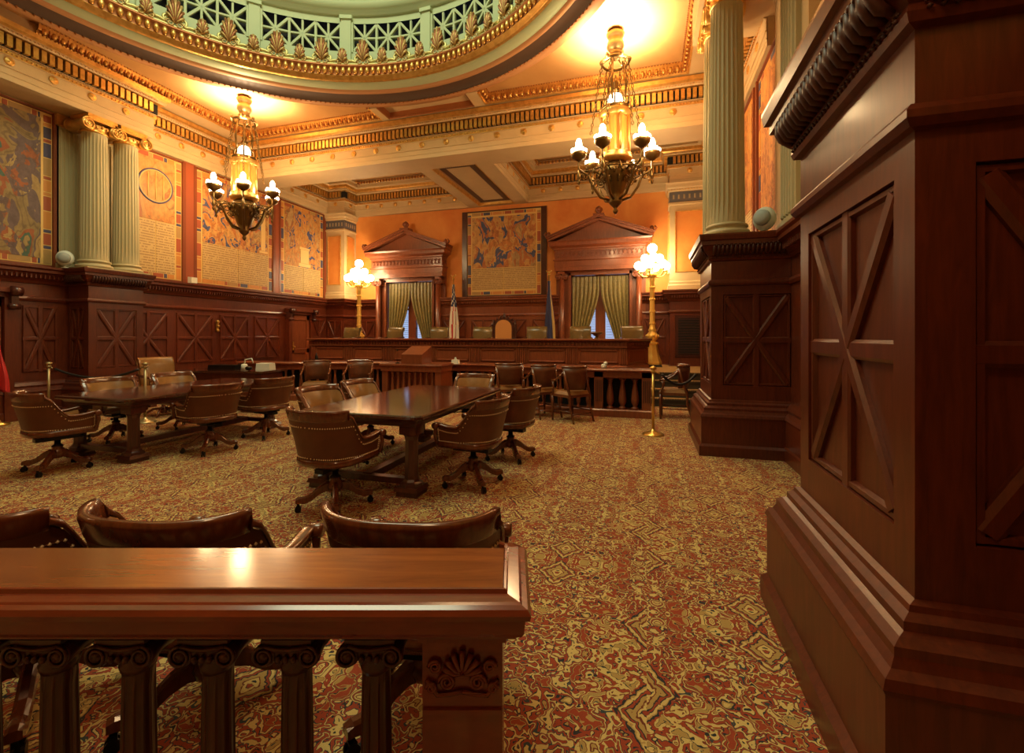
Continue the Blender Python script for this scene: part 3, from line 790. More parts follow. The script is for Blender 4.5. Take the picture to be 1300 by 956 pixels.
column(1.08, 7.74, 6.55, 'green fluted column mostly hidden behind the front right-hand one', 'fluted columns')
def pilaster(mb, x, y, U, N_, wd, z0, z1, m=0):
    mb.obox((x, y, 0), U, (0,0,1), N_, 0, wd, z0, z1, 0, .06, 0, m); mb.obox((x, y, 0), U, (0,0,1), N_, -.03, wd+.03, z0, z0+.12, 0, .1, .01, m)
    k = 5
    for i in range(k):
        a = wd*(.06+.88*i/k); mb.obox((x, y, 0), U, (0,0,1), N_, a+.015, a+wd*.88/k-.015, z0+.16, z1-.3, .06, .085, .012, m)
    mb.obox((x, y, 0), U, (0,0,1), N_, -.05, wd+.05, z1-.26, z1, 0, .12, .02, 1)
pl = MB()
pilaster(pl, WL, 6.22, (0,1,0), (1,0,0), .42, 2.95, SOF); pilaster(pl, WL, 6.98, (0,1,0), (1,0,0), .42, 2.95, SOF)
struct('trim_17', pl, [GREEN_C, GOLD])
pl = MB()
pilaster(pl, 1.76, 6.15, (0,1,0), (-1,0,0), .62, 2.95, 6.55); pl.box(1.76, WR, 5.9, 7.3, 2.95, 6.55, 2)
struct('trim_18', pl, [GREEN_C, GOLD, CREAM])

# ------------------------------------------------------------------ painted wall panels
PAL_A = [(0.56,0.22,0.05), (0.62,0.34,0.10), (0.07,0.10,0.24), (0.50,0.17,0.05), (0.46,0.30,0.13), (0.60,0.36,0.12)]
PAL_B = [(0.44,0.29,0.10), (0.15,0.10,0.10), (0.30,0.21,0.08), (0.34,0.10,0.03), (0.06,0.14,0.10), (0.42,0.30,0.11)]
PAL_C = [(0.58,0.30,0.09), (0.60,0.25,0.06), (0.06,0.09,0.26), (0.56,0.29,0.08), (0.40,0.14,0.05), (0.52,0.33,0.14)]
LINEG = mat('gold_line', (0.70, 0.48, 0.16), 0.5, 0.2)
BLK = [mat('border_blue', (0.06, 0.06, 0.13), 0.5), mat('border_red', (0.36, 0.08, 0.03), 0.5), mat('border_orange', (0.58, 0.24, 0.05), 0.5), mat('border_tan', (0.40, 0.24, 0.08), 0.5)]
def mural(o, U, N_, wd, hh, label, pal, seed, txt, tu, motif=None, cat='painted panel', dark=False, bw=.17, sc=1.6):
    # o lower left corner on the wall, U along the wall
    t = thing('mural_panel', label, cat, o)
    V = (0,0,1); O = (0,0,0)
    def B(mb, n, m_): return mb.build(n, m_, t)
    b = MB(); f = .2 if dark else .1
    for a, c_, d_, e_ in ((0, f, 0, hh), (wd-f, wd, 0, hh), (f, wd-f, 0, .05), (f, wd-f, hh-.05, hh)): b.obox(O, U, V, N_, a, c_, d_, e_, 0, .06, .01)
    B(b, 'frame', mat('frame_red', (0.20, 0.045, 0.015), 0.4) if not dark else W_DRK)
    b = MB(); b.obox(O, U, V, N_, f, wd-f, .05, hh-.05, 0, .02, 0); B(b, 'border', LINEG)
    b = MB(); k = 0; q = f+.015
    L = hh-.1; n = max(4, int(L/.34))
    for side in (0, 1):
        a0 = q if side == 0 else wd-q-(bw-.05); z = .07; i = 0
        while z < hh-.12:
            ln = min((.30, .08, .24, .08, .36)[i % 5], hh-.08-z)
            b.obox(O, U, V, N_, a0, a0+bw-.05, z, z+ln-.02, .02, .026, 0, (2, 1, 2, 0, 1, 2, 3, 1, 0)[(i*2+side*3+seed) % 9]); z += ln; i += 1
    for zz in (.07, hh-.07-(bw-.07)):
        x = f+bw; i = 0
        while x < wd-f-bw-.02:
            ln = min((.34, .09, .26, .09)[i % 4], wd-f-bw-x)
            b.obox(O, U, V, N_, x, x+ln-.02, zz, zz+bw-.07, .02, .026, 0, (2, 1, 2, 0, 1, 2, 3)[(i*2+seed) % 7]); x += ln; i += 1
    B(b, 'border_blocks', BLK)
    e = f+bw+.01; zt = e*.62; zs = zt + (hh-2*zt)*txt
    b = MB(); b.obox(O, U, V, N_, e, wd-e, zs, hh-zt, .02, .03, 0); B(b, 'picture', picture('painted_picture', 0, seed, pal, sc))
    if txt > 0:
        b = MB(); m2 = textmat('lettered_band', tu)
        b.obox(O, U, V, N_, e, wd/2-.012, zt, zs-.015, .02, .03, 0); b.obox(O, U, V, N_, wd/2+.012, wd-e, zt, zs-.015, .02, .03, 0)
        B(b, 'lettered_band', m2)
    if motif == 'ring':
        b = MB(); cz = (zs+hh)/2; R = min(wd/2-e, (hh-zs)/2)*.86; Uv = Vector(U); Nv = Vector(N_)
        for rr, th_, mm in ((R, .02, 1), (R*.93, .012, 0)):
            b.tube([Uv*(wd/2+rr*math.cos(a))+Vector((0,0,cz+rr*math.sin(a)))+Nv*.035 for a in [2*PI*i/40 for i in range(40)]], th_, 6, mm, closed=True)
        for k in (-.45, 0, .45):
            b.tube([Uv*(wd/2+R*k)+Vector((0,0,cz-R*.8*math.sqrt(1-k*k)))+Nv*.035, Uv*(wd/2+R*k)+Vector((0,0,cz+R*.8*math.sqrt(1-k*k)))+Nv*.035], .014, 6, 0)
        B(b, 'ring_motif', [LINEG, BLK[0]])
    if motif == 'plinth':
        b = MB(); zc = zs
        for a, c_, z0, z1 in ((wd*.40, wd*.66, zc+.02, zc+.14), (wd*.44, wd*.62, zc+.14, zc+.62), (wd*.42, wd*.64, zc+.62, zc+.7)): b.obox(O, U, V, N_, a, c_, z0, z1, .03, .04, .004)
        B(b, 'plinth_motif', [mat('motif_cream', (0.72, 0.50, 0.20), 0.5)])
    if motif == 'post':
        b = MB(); zc = zs
        b.obox(O, U, V, N_, wd*.80, wd*.86, zc+.1, hh-.6, .03, .045, .006); b.obox(O, U, V, N_, wd*.77, wd*.89, zc+.02, zc+.1, .03, .05, .006); B(b, 'post_motif', [mat('motif_cream', (0.72, 0.50, 0.20), 0.5)])
    return t
X0 = WL+.0
rb_ = MB()
for a_, c_ in ((8.86, 9.18), (11.82, 12.08), (14.2, 14.3)): rb_.box(WL, WL+.05, a_, c_, 2.95, SOF)
struct('trim_19', rb_, mat('red_strip', (0.30, 0.07, 0.025), 0.45))
mural((X0, 2.9, 2.96), (0,1,0), (1,0,0), 3.36, 3.12, 'very large muted green and ochre painted panel at the left edge above the door', PAL_B, 3, 0.0, 1, None, sc=1.1)
mural((X0, 7.42, 2.96), (0,1,0), (1,0,0), 1.5, 3.12, 'narrow orange painted panel with ring motif and lettering next to the left columns', PAL_C[:2]+PAL_C[3:5], 11, .46, 1, 'ring', sc=1.0)
mural((X0, 9.12, 2.96), (0,1,0), (1,0,0), 2.76, 3.12, 'wide painted panel with lettered lower band behind the left chandelier', PAL_A, 5, .36, 1, 'post', sc=2.4)
mural((X0, 12.02, 2.96), (0,1,0), (1,0,0), 2.24, 3.12, 'blue and orange painted panel with pale plinth at the far end of the left wall', PAL_C, 8, .30, 1, 'plinth', sc=2.2)
mural((-6.27, YB, 2.96), (1,0,0), (0,-1,0), 3.06, 3.0, 'painted panel with blue patches centred on the orange back wall between the flags', PAL_A, 13, .30, 0, None, dark=True, sc=1.5)
mural((WR, 7.45, 2.96), (0,1,0), (-1,0,0), 1.5, 3.12, 'orange painted panel on the right wall behind the tall column', PAL_C[:2]+PAL_C[3:5], 17, 0.0, 1)
mural((WR, 9.1, 2.96), (0,1,0), (-1,0,0), 2.7, 3.12, 'orange painted panel on the right wall farther towards the back corner', PAL_C[:2]+PAL_C[3:5], 19, 0.3, 1)
# ================================================================== FURNITURE BUILDERS
def sstep(a, b, x):
    t = min(1, max(0, (x-a)/(b-a))); return t*t*(3-2*t)
def plan(s, Rx, Ry, La=.27):
    a = abs(s); sg = 1 if s >= 0 else -1
    if a < .62:
        th_ = a/.62*PI/2; return (sg*Rx*math.sin(th_)**.74, -Ry*max(0, math.cos(th_))**.74)
    q = (a-.62)/.38; return (sg*Rx*(1-.05*q*q), La*q)
def ctop(s): return .897 - .237*sstep(.455, .66, abs(s)) + .02*sstep(.78, 1, abs(s))
def shell_pt(s, t, off=0.0):
    # t 0 bottom .. 1 top of the leather shell
    zt = ctop(s) - .02; z = .50 + (zt-.50)*t
    k = (z-.50)/.45
    Rx = .295 + .085*k**1.2 + off; Ry = .285 + .105*k**1.2 + off
    x, y = plan(s, Rx, Ry); return (x, y, z)
S = [(-1 + 2*i/56) for i in range(57)]; S = [math.copysign(.450 if abs(abs(s)-.4286) < .004 else (.4525 if abs(abs(s)-.4643) < .004 else abs(s)), s) for s in S]
def swivel_chair(label, loc, rz, lin=LEA_IN, grp=None):
    t = thing('swivel_armchair', label, 'chair', loc, rz, grp)
    # outer leather
    b = MB(); R_ = 8; vs = [shell_pt(s, j/R_) for s in S for j in range(R_+1)]; K = R_+1
    b.add(vs, [(i*K+j, i*K+j+1, (i+1)*K+j+1, (i+1)*K+j) for i in range(56) for j in range(R_)], 0, True)
    b.build('outer_shell', LEATHER, t)
    # inner padding: bulges inward
    b = MB(); vs = []
    for s in S:
        for j in range(R_+1):
            q = j/R_; bul = -.045 - .035*math.sin(PI*q)*(1-.6*sstep(.5, .9, abs(s)))
            x, y, z = shell_pt(s*.985, q, bul); vs.append((x, y, z))
    b.add(vs, [(i*K+j, (i+1)*K+j, (i+1)*K+j+1, i*K+j+1) for i in range(56) for j in range(R_)], 0, True)
    for e_ in (0, 56):   # front edges of the arms
        s = S[e_]; a = [shell_pt(s, j/R_) for j in range(R_+1)]; c_ = [shell_pt(s*.985, j/R_, -.045-.035*math.sin(PI*j/R_)*.4) for j in range(R_+1)]
        b.add(a+c_, [(j, j+1, K+j+1, K+j) for j in range(R_)], 0, True)
    b.build('inner_padding', lin, t)
    # rim: tall crest board at the back running down into flat arms
    b = MB(); vs = []; n = 8
    for s in S:
        zt = ctop(s) + (0 if abs(s) > .52 else .0); cr = 1 if abs(s) < .4512 else 0
        hh = .016 + .043*cr; ww = .032 - .010*cr
        x0, y0 = plan(s, .380*(1-.0)+.006, .392); k = (zt-.5)/.45
        Rx = .295+.085*k**1.2; Ry = .285+.105*k**1.2
        x0, y0, _ = (*plan(s, Rx-.018, Ry-.018), 0)
        x1, y1 = plan(s, Rx-.018+.1, Ry-.018+.1); d = Vector((x1-x0, y1-y0, 0)); d = d.normalized() if d.length > 1e-6 else Vector((0,-1,0))
        lean = .25*cr
        for m_ in range(n):
            a = 2*PI*(m_+.5)/n; ca, sa = math.cos(a), math.sin(a)
            ca = math.copysign(abs(ca)**.6, ca); sa = math.copysign(abs(sa)**.6, sa)
            vs.append(Vector((x0, y0, zt)) + d*(ww*ca + lean*hh*sa) + Vector((0,0,hh*sa)))
    b.add(vs, [(i*n+m_, (i+1)*n+m_, (i+1)*n+(m_+1)%n, i*n+(m_+1)%n) for i in range(56) for m_ in range(n)] + [tuple(range(n)), tuple(56*n+m_ for m_ in reversed(range(n)))], 0, True)
    for sg in (-1, 1):   # scrolled arm ends
        x, y = plan(sg, .335, .35); z = ctop(1)
        b.lathe((x-.033, y+.005, z-.012), [(.028, 0), (.034, .01), (.034, .056), (.028, .066)], 12, 0, True, 'x')
        b.tube([(x, y+.0, z-.02), (x-.005*sg, y+.015, z-.10), (x-.01*sg, y-.01, z-.20), (x-.025*sg, y+.0, .50)], lambda q: .024-.006*math.sin(q*PI), 6)
    b.build('top_rail', W_CHR, t)
    # wooden band and seat
    b = MB(); vs = []
    for s in S:
        for (o_, z) in ((-.03, .44), (.0, .44), (.012, .47), (.006, .505), (-.03, .505)):
            x, y = plan(s, .295+o_, .285+o_); vs.append((x, y, z))
    b.add(vs, [(i*5+j, i*5+j+1, (i+1)*5+j+1, (i+1)*5+j) for i in range(56) for j in range(4)], 0, True)
    b.obox((-.29, .25, .44), (1,0,0), (0,0,1), (0,1,0), 0, .58, 0, .065, 0, .04, .012)
    b.build('seat_band', W_CHR, t)
    b = MB(); ring = [plan(s, .262, .25, .29) for s in S]; c0 = (0, .03)
    vs = [(0, .03, .585)]
    for q, z in ((.5, .582), (.8, .57), (.95, .55), (1.0, .525), (.98, .45)):
        vs += [(c0[0]+(x-c0[0])*q, c0[1]+(y-c0[1])*q, z) for x, y in ring]
    m_ = len(ring); fs = [(0, 1+(i+1) % m_, 1+i) for i in range(m_)]
    for r_ in range(4): fs += [(1+r_*m_+i, 1+r_*m_+(i+1) % m_, 1+(r_+1)*m_+(i+1) % m_, 1+(r_+1)*m_+i) for i in range(m_)]
    b.add(vs, fs, 0, True); b.build('seat_cushion', lin, t)
    b = MB()
    def nail(p): 
        h = .0085; x, y, z = p
        b.add([(x-h,y,z),(x+h,y,z),(x,y-h,z),(x,y+h,z),(x,y,z-h),(x,y,z+h)], [(0,2,5),(2,1,5),(1,3,5),(3,0,5),(2,0,4),(1,2,4),(3,1,4),(0,3,4)], 0, True)
    for i in range(75):
        s = -1 + 2*(i+.5)/75
        cr = 1-sstep(.46, .52, abs(s)); L_ = ctop(s)-.52
        nail(shell_pt(s, 1-(.035+.04*cr)/L_, .003)); nail(shell_pt(s, .05, .003))
    for sg in (-1, 1):
        for j in range(8): nail(shell_pt(sg*.975, (j+.5)/8.5, .003))
    for off_ in (0, 1):
        pts = []
        for i in range(57):
            s = -1 + 2*i/56; cr = 1-sstep(.46, .52, abs(s)); L_ = ctop(s)-.52
            pts.append(shell_pt(s, (1-(.035+.04*cr)/L_) if off_ == 0 else .05, .001))
        b.tube(pts, .0035, 5, 1)
    for sg in (-1, 1): b.tube([shell_pt(sg*.975, j/8, .001) for j in range(9)], .0035, 5, 1)
    b.build('nail_trim', [NAIL, LEATHER], t)
    b = MB(); b.box(-.13, .13, -.15, .15, .395, .44); b.box(-.05, .05, -.2, .22, .36, .40); b.lathe((0,0,.27), [(.045,0),(.055,.02),(.03,.04),(.03,.11)], 12)
    b.tube([(-.02,.2,.38),(.16,.24,.37)], .008, 6); b.sph((.17,.24,.37), .02, 8); b.build('tilt_mechanism', BLACK, t)
    b = MB(); b.lathe((0,0,.14), [(.03,0),(.06,.02),(.075,.06),(.06,.10),(.045,.13),(.055,.145)], 14); b.build('hub', W_CHR, t)
    for k in range(4):
        a = PI/4 + k*PI/2; d = Vector((math.cos(a), math.sin(a), 0)); u = Vector((-math.sin(a), math.cos(a), 0))
        b = MB(); pr = [(0.03,.20,.045),(.08,.205,.042),(.14,.175,.036),(.20,.125,.032),(.26,.10,.030),(.31,.105,.026),(.335,.10,.02)]
        vs = []
        for r_, z, h in pr:
            w2 = .026
            for (uu, zz) in ((-w2,-h),(w2,-h),(w2,h*.6),(w2*.5,h),(-w2*.5,h),(-w2,h*.6)): vs.append(d*r_+u*uu+Vector((0,0,z+zz)))
        n6 = len(pr); fs = [(i*6+j, i*6+(j+1)%6, (i+1)*6+(j+1)%6, (i+1)*6+j) for i in range(n6-1) for j in range(6)] + [(5,4,3,2,1,0), tuple((n6-1)*6+j for j in range(6))]
        b.add(vs, fs, 0, False); lg = b.build('leg', W_CHR, t)
        b = MB(); p = d*.315
        b.tube([p+Vector((0,0,.085)), p+Vector((0,0,.05))], .012, 8)
        q = p + u*.012
        b.obox(q+Vector((0,0,.028)), d, (0,0,1), u, -.014, .014, -.006, .035, -.018, .018, 0)
        for w_ in (-.02, .008):
            cc = q + u*w_
            ring_ = [cc + u*z_ + d*.028*math.cos(2*PI*i/14) + Vector((0,0,.028+.028*math.sin(2*PI*i/14))) for z_ in (0, .012) for i in range(14)]
            b.add(ring_, [(i, (i+1)%14, 14+(i+1)%14, 14+i) for i in range(14)] + [tuple(reversed(range(14))), tuple(range(14, 28))], 0, False)
        b.build('caster', BLACK, lg)
    return t
def armchair(label, loc, rz, grp=None):
    # four-legged side armchair with a curved leather back
    t = thing('leather_armchair', label, 'chair', loc, rz, grp)
    def arc(r, z, a0=-70, a1=70, n=18): return [(r*math.sin(math.radians(a0+(a1-a0)*i/n)), .02-r*math.cos(math.radians(a0+(a1-a0)*i/n)), z) for i in range(n+1)]
    b = MB(); vs = []
    for z, r in ((.60,.27),(.75,.285),(.90,.30),(1.0,.305)): vs += arc(r, z)
    for z, r in ((1.0,.27),(.90,.26),(.75,.245),(.60,.235)): vs += arc(r, z)
    b.add(vs, [(j*19+i, j*19+i+1, (j+1)*19+i+1, (j+1)*19+i) for j in range(7) for i in range(18)] + [(7*19+i, 7*19+i+1, i+1, i) for i in range(18)], 0, True)
    b.add([vs[j*19] for j in range(8)], [tuple(range(8))]); b.add([vs[j*19+18] for j in range(8)], [tuple(reversed(range(8)))])
    b.build('backrest', LEATHER, t)
    b = MB(); b.tube(arc(.29, 1.015, -76, 76), .022, 8, 0, flat=(1, 1.2)); b.build('top_rail', W_CHR, t)
    b = MB(); b.obox((-.27, -.24, .46), (1,0,0), (0,1,0), (0,0,1), 0, .54, 0, .52, 0, .05, .0); b.build('seat_frame', W_CHR, t)
    b = MB(); b.obox((-.26, -.23, .51), (1,0,0), (0,1,0), (0,0,1), 0, .52, 0, .50, 0, .06, .03); b.build('seat', LEA_IN, t)
    for sx in (-1, 1):
        b = MB(); b.tube([(sx*.272, -.08, .92), (sx*.285, .02, .83), (sx*.29, .14, .76), (sx*.285, .24, .755), (sx*.28, .26, .73)], .022, 8, 0)
        b.tube([(sx*.28, .22, .74), (sx*.275, .20, .62), (sx*.265, .24, .48)], .018, 8); b.build('arm', W_CHR, t)
        for sy, z1 in ((1, .48), (-1, .98)):
            b = MB(); x = sx*.25; y = .25 if sy > 0 else -.23
            xb = sx*.255; yb = y + (.0 if sy > 0 else -.10)
            b.tube([(xb, yb, 0), (x, y, .30), (x, y, .48)] + ([(sx*.262, y+.09, .75), (sx*.27, -.08, z1)] if sy < 0 else []), lambda q: .018+.008*min(1, q*2), 8); b.build('leg', W_CHR, t)
    b = MB()
    for y in (.25, -.27): b.tube([(-.25, y, .16), (.25, y, .16)], .012, 6)
    for x in (-.25, .25): b.tube([(x, -.28, .2), (x, .25, .2)], .012, 6)
    b.build('stretcher', W_CHR, t)
    return t
def judge_chair(label, loc, rz, lin, grp=None):
    t = thing('bench_chair', label, 'chair', loc, rz, grp)
    b = MB(); n = 16; prof = [(-.22, .50), (-.25, .75), (-.27, 1.0), (-.31, 1.12), (-.36, 1.16), (-.40, 1.12), (-.39, 1.04), (-.33, 1.0), (-.31, .75), (-.29, .50)]
    vs = [((-.31+.62*i/n), y+.05*(2*i/n-1)**2, z) for (y, z) in prof for i in range(n+1)]; k = n+1; m_ = len(prof)
    b.add(vs, [(j*k+i, ((j+1) % m_)*k+i, ((j+1) % m_)*k+i+1, j*k+i+1) for j in range(m_) for i in range(n)] + [tuple(j*k for j in range(m_)), tuple(j*k+n for j in reversed(range(m_)))], 0, True)
    b.build('backrest', lin, t)
    b = MB(); b.obox((-.29, -.28, .42), (1,0,0), (0,1,0), (0,0,1), 0, .58, 0, .56, 0, .12, .03); b.build('seat', lin, t)
    for sx in (-1, 1):
        b = MB(); b.tube([(sx*.31, -.30, .82), (sx*.33, -.05, .80), (sx*.33, .2, .78), (sx*.32, .24, .70)], .028, 8); b.tube([(sx*.32, .18, .76), (sx*.29, .15, .45)], .02, 8); b.build('arm', W_CHR, t)
    b = MB(); b.lathe((0,0,.05), [(.05,0),(.07,.05),(.035,.1),(.035,.38)], 12); b.build('hub', W_CHR, t)
    for q in range(4):
        a = PI/4+q*PI/2; b = MB(); d = Vector((math.cos(a), math.sin(a), 0)); b.tube([d*.03+Vector((0,0,.14)), d*.18+Vector((0,0,.13)), d*.33+Vector((0,0,.03))], lambda q: .03-.01*q, 6); b.build('leg', W_CHR, t)
    return t
def table(label, x0, x1, y0, y1, H_=.82):
    cx, cy = (x0+x1)/2, (y0+y1)/2; t = thing('conference_table', label, 'table', (cx, cy, 0)); a, c_ = (x1-x0)/2, (y1-y0)/2; k = .06
    oc = lambda d: [(-a+k-d*.4, -c_-d), (a-k+d*.4, -c_-d), (a+d, -c_+k-d*.4), (a+d, c_-k+d*.4), (a-k+d*.4, c_+d), (-a+k-d*.4, c_+d), (-a-d, c_-k+d*.4), (-a-d, -c_+k-d*.4)]
    b = MB(); rings = [(-.06, H_-.055), (-.01, H_-.05), (.0, H_-.035), (-.004, H_-.012), (-.018, H_)]; vs = []
    for d, z in rings: vs += [(x, y, z) for x, y in oc(d)]
    b.add(vs, [(j*8+i, j*8+(i+1)%8, (j+1)*8+(i+1)%8, (j+1)*8+i) for j in range(4) for i in range(8)] + [tuple(reversed(range(8))), tuple(32+i for i in range(8))]); b.build('tabletop', W_TAB, t)
    b = MB(); vs = []
    for d, z in ((-.10, H_-.125), (-.085, H_-.12), (-.085, H_-.09), (-.06, H_-.055)): vs += [(x, y, z) for x, y in oc(d)]
    b.add(vs, [(j*8+i, j*8+(i+1)%8, (j+1)*8+(i+1)%8, (j+1)*8+i) for j in range(3) for i in range(8)] + [tuple(reversed(range(8)))]); b.build('apron', W_DRK, t)
    for sx in (-1, 1):
        for sy in (-1, 1):
            b = MB(); px_, py_ = sx*(a-.20), sy*(c_-.20)
            b.obox((px_, py_, 0), (1,0,0), (0,1,0), (0,0,1), -.115, .115, -.115, .115, 0, .05, .006); b.obox((px_, py_, 0), (1,0,0), (0,1,0), (0,0,1), -.13, .13, -.13, .13, .05, .09, .015)
            b.lathe((px_, py_, .09), [(.12,0),(.115,.03),(.09,.045),(.075,.07),(.07,.10),(.066,.46),(.075,.50),(.09,.52),(.08,.54)], 8, 0, False)
            b.obox((px_, py_, 0), (1,0,0), (0,1,0), (0,0,1), -.09, .09, -.09, .09, .61, H_-.1, .0); b.build('leg', W_DRK, t)
    b = MB()
    for sy in (-1, 1): b.box(-(a-.25), a-.25, sy*(c_-.2)-.04, sy*(c_-.2)+.04, .10, .16)
    b.box(-.05, .05, -(c_-.2), c_-.2, .10, .17); b.build('stretcher', W_DRK, t)
    return t
# ---- tables and swivel chairs
table('long polished dark conference table in the middle of the carpet', -3.52, -2.08, 3.93, 6.5)
table('long dark conference table on the left, farther from the camera axis', -7.47, -6.08, 4.0, 6.6)
G1 = 'swivel armchairs around the conference tables'
ch0 = swivel_chair('brown leather swivel armchair seen from behind at the near end of the middle table', (-2.79, 3.61, 0), math.radians(-6), LEA_IN, G1)
def sw(x, y, deg, label): return copy_tree(ch0, (x, y, 0), math.radians(deg), label, G1)
sw(-1.79, 4.58, 84, 'brown leather swivel armchair on the right side of the middle table, nearer one')
sw(-1.70, 5.68, 80, 'brown leather swivel armchair on the right side of the middle table, farther one')
sw(-3.82, 4.86, -96, 'tan-seated swivel armchair on the left side of the middle table, nearer of two')
sw(-3.82, 5.72, -92, 'tan-seated swivel armchair on the left side of the middle table, farther of two')
sw(-2.78, 6.98, 176, 'swivel armchair with pale sheen at the far head of the middle table')
sw(-6.74, 3.67, -14, 'brown leather swivel armchair at the near end of the left table')
sw(-5.79, 4.85, 80, 'brown leather swivel armchair on the near right side of the left table')
sw(-5.79, 5.82, 82, 'brown leather swivel armchair on the far right side of the left table')
sw(-7.77, 4.95, -96, 'tan-seated swivel armchair on the left side of the left table, nearer one')
sw(-7.77, 5.95, -94, 'tan-seated swivel armchair on the left side of the left table, farther one')
# ---- three chairs just behind the near rail
yd = math.degrees(YAW)
def camf(X, Z): return (X*math.cos(YAW)-Z*math.sin(YAW), X*math.sin(YAW)+Z*math.cos(YAW))
for X, Z, dg, lb in ((-.375, 1.94, yd-5, 'swivel armchair with curved wooden top rail behind the right end of the near rail'),
                     (-1.29, 1.95, yd-8, 'swivel armchair with curved wooden top rail behind the middle of the near rail'),
                     (-2.06, 1.97, yd-9, 'swivel armchair with curved wooden top rail cut off by the left picture edge')):
    x, y = camf(X, Z); sw(x, y, dg, lb)
G2 = 'four-legged armchairs along the clerk bench'
a0_ = armchair('leather armchair nearest the right end of the clerk bench, seen from behind', (-1.36, 8.56, 0), math.radians(52), G2)
for x, y, dg, lb in ((-2.0, 8.82, 48, 'leather armchair second from the right end of the clerk bench'), (-2.75, 9.05, 30, 'leather armchair third from the right end of the clerk bench'),
                     (.52, 9.42, 86, 'leather armchair behind the black rope at the foot of the carpeted steps'),
                     (-7.1, 8.55, -150, 'leather armchair with pale arms before the left wing of the clerk bench, left one'), (-6.2, 8.85, -160, 'leather armchair with pale arms before the left wing of the clerk bench, right one')):
    copy_tree(a0_, (x, y, 0), math.radians(dg), lb, G2)
judge_chair('tan leather chair with rolled back beside the dark side desk at the left wall', (-9.3, 6.78, 0), math.radians(-100), LEA_IN)
# ---- near rail with ionic balusters (a separate enclosure set at an angle to the room)
nr = thing('balustrade_rail', 'polished mahogany rail with ionic balusters across the bottom of the photo', 'railing', (*camf(.02, 1.28), 0), YAW)
# local x = to the right in the picture, y = away; top z = .95
b = MB(); XE = -.0; XB = -2.9
b.box(XB, XE-.045, -.095, .145, .90, .935); b.build('top_board', W_TOP, nr)
b = MB()
pth = [(XB, .145), (XE-.045, .145), (XE-.045, -.095), (XB, -.095)]
b.sweep([(XE-.045, .145), (XE-.045, -.095), (XB, -.095)][::1], [(0, .93), (.0, .943), (.006, .948), (.012, .944), (.016, .936), (.045, .934), (.05, .93), (.066, .925), (.074, .912), (.070, .899), (.058, .892), (.055, .862), (.048, .852), (.036, .85), (.034, .842), (.0, .842)][::1], False, 0) if False else b.sweep([(XB, -.095), (XE-.045, -.095), (XE-.045, .145), (XE-.06, .16)], [(0, .90), (0, .943), (.004, .947), (.010, .946), (.014, .936), (.044, .932), (.050, .928), (.064, .924), (.072, .912), (.069, .898), (.058, .891), (.055, .858), (.048, .846), (.036, .844), (.034, .832), (0, .832)], False, 0)
b.build('edge_moulding', W_RIM, nr)
b = MB(); b.box(XB, XE-.06, -.07, .14, .835, .90); b.box(XB, XE-.03, -.10, .15, 0, .12); b.box(XB, XE-.04, -.085, .135, .12, .16); b.build('rail_frame', W_DRK, nr)
def baluster():
    m_ = MB()
    m_.box(-.06, .06, -.078, .05, .80, .84)
    m_.lathe((0, -.02, .685), [(.040,0),(.045,.02),(.040,.03),(.052,.05),(.05,.065)], 16)
    for q in (-1, 1):
        m_.lathe((q*.058, -.085, .757), [(.012,-.006),(.012,0),(.028,0),(.031,.006),(.024,.05),(.031,.124),(.028,.13)], 16, 0, True, 'y')
        m_.tube([(q*(.058 + .029*(1-.85*t)*math.cos(PI/2-t*13)), -.088, .757+.029*(1-.85*t)*math.sin(PI/2-t*13)) for t in [i/30 for i in range(31)]], lambda t: .0052*(1-.5*t), 5)
    m_.tube([(-.058, -.086, .785), (-.03, -.088, .779), (0, -.088, .776), (.03, -.088, .779), (.058, -.086, .785)], .006, 6)
    m_.box(-.058, .058, -.082, .04, .747, .785); m_.box(-.066, .066, -.085, .05, .787, .80)
    for q in (-1, 0, 1): m_.sph((q*.02, -.086, .750), .009, 6, 0, (1,1,1.3), 4)
    fluted(m_, (0, -.02), .044, .038, .18, .69, 12); m_.box(-.07, .07, -.09, .05, .16, .19)
    return m_
bl = None
for k in range(13):
    X = -.395 - k*.219
    if bl is None: bl = baluster().build('baluster', W_DRK, nr); o = bl
    else: o = bl.copy(); COL.objects.link(o)
    o.location = (X-.0, 0, 0)
b = MB(); b.box(-.255, -.045, -.085, .135, .16, .815); b.box(-.265, -.035, -.095, .14, .80, .832)
for k in range(10): b.box(-.25+k*.02, -.24+k*.02, -.1, -.09, .80, .815)
b.build('end_post', W_RIM, nr)
b = MB()   # carved palmette and scrolls on the end post
for k in range(7):
    a = (k-3)*.42; L_ = .062*(1-.06*abs(k-3))
    b.tube([(-.15+math.sin(a)*L_*q, -.09-.01*math.sin(q*PI), .715+math.cos(a)*L_*q) for q in (0, .4, .8, 1)], lambda q: .004+.006*q, 6)
for sg in (-1, 1):
    for (cx_, cz_, R, tr_) in ((.035, .695, .022, 2.2), (.062, .735, .017, 2.0), (.07, .68, .014, 1.8)):
        b.tube([(-.15+sg*(cx_*1.15+R*(1-.8*q)*math.cos(q*tr_*2*PI)), -.092, cz_+R*(1-.8*q)*math.sin(q*tr_*2*PI)) for q in [i/24 for i in range(25)]], lambda q: .0055-.002*q, 5)
    b.tube([(-.15, -.09, .67), (-.15+sg*.03, -.092, .665), (-.15+sg*.065, -.09, .66), (-.15+sg*.093, -.09, .70)], .006, 6)
b.box(-.252, -.048, -.092, -.083, .61, .622)
b.build('carved_palmette', W_RIM, nr)

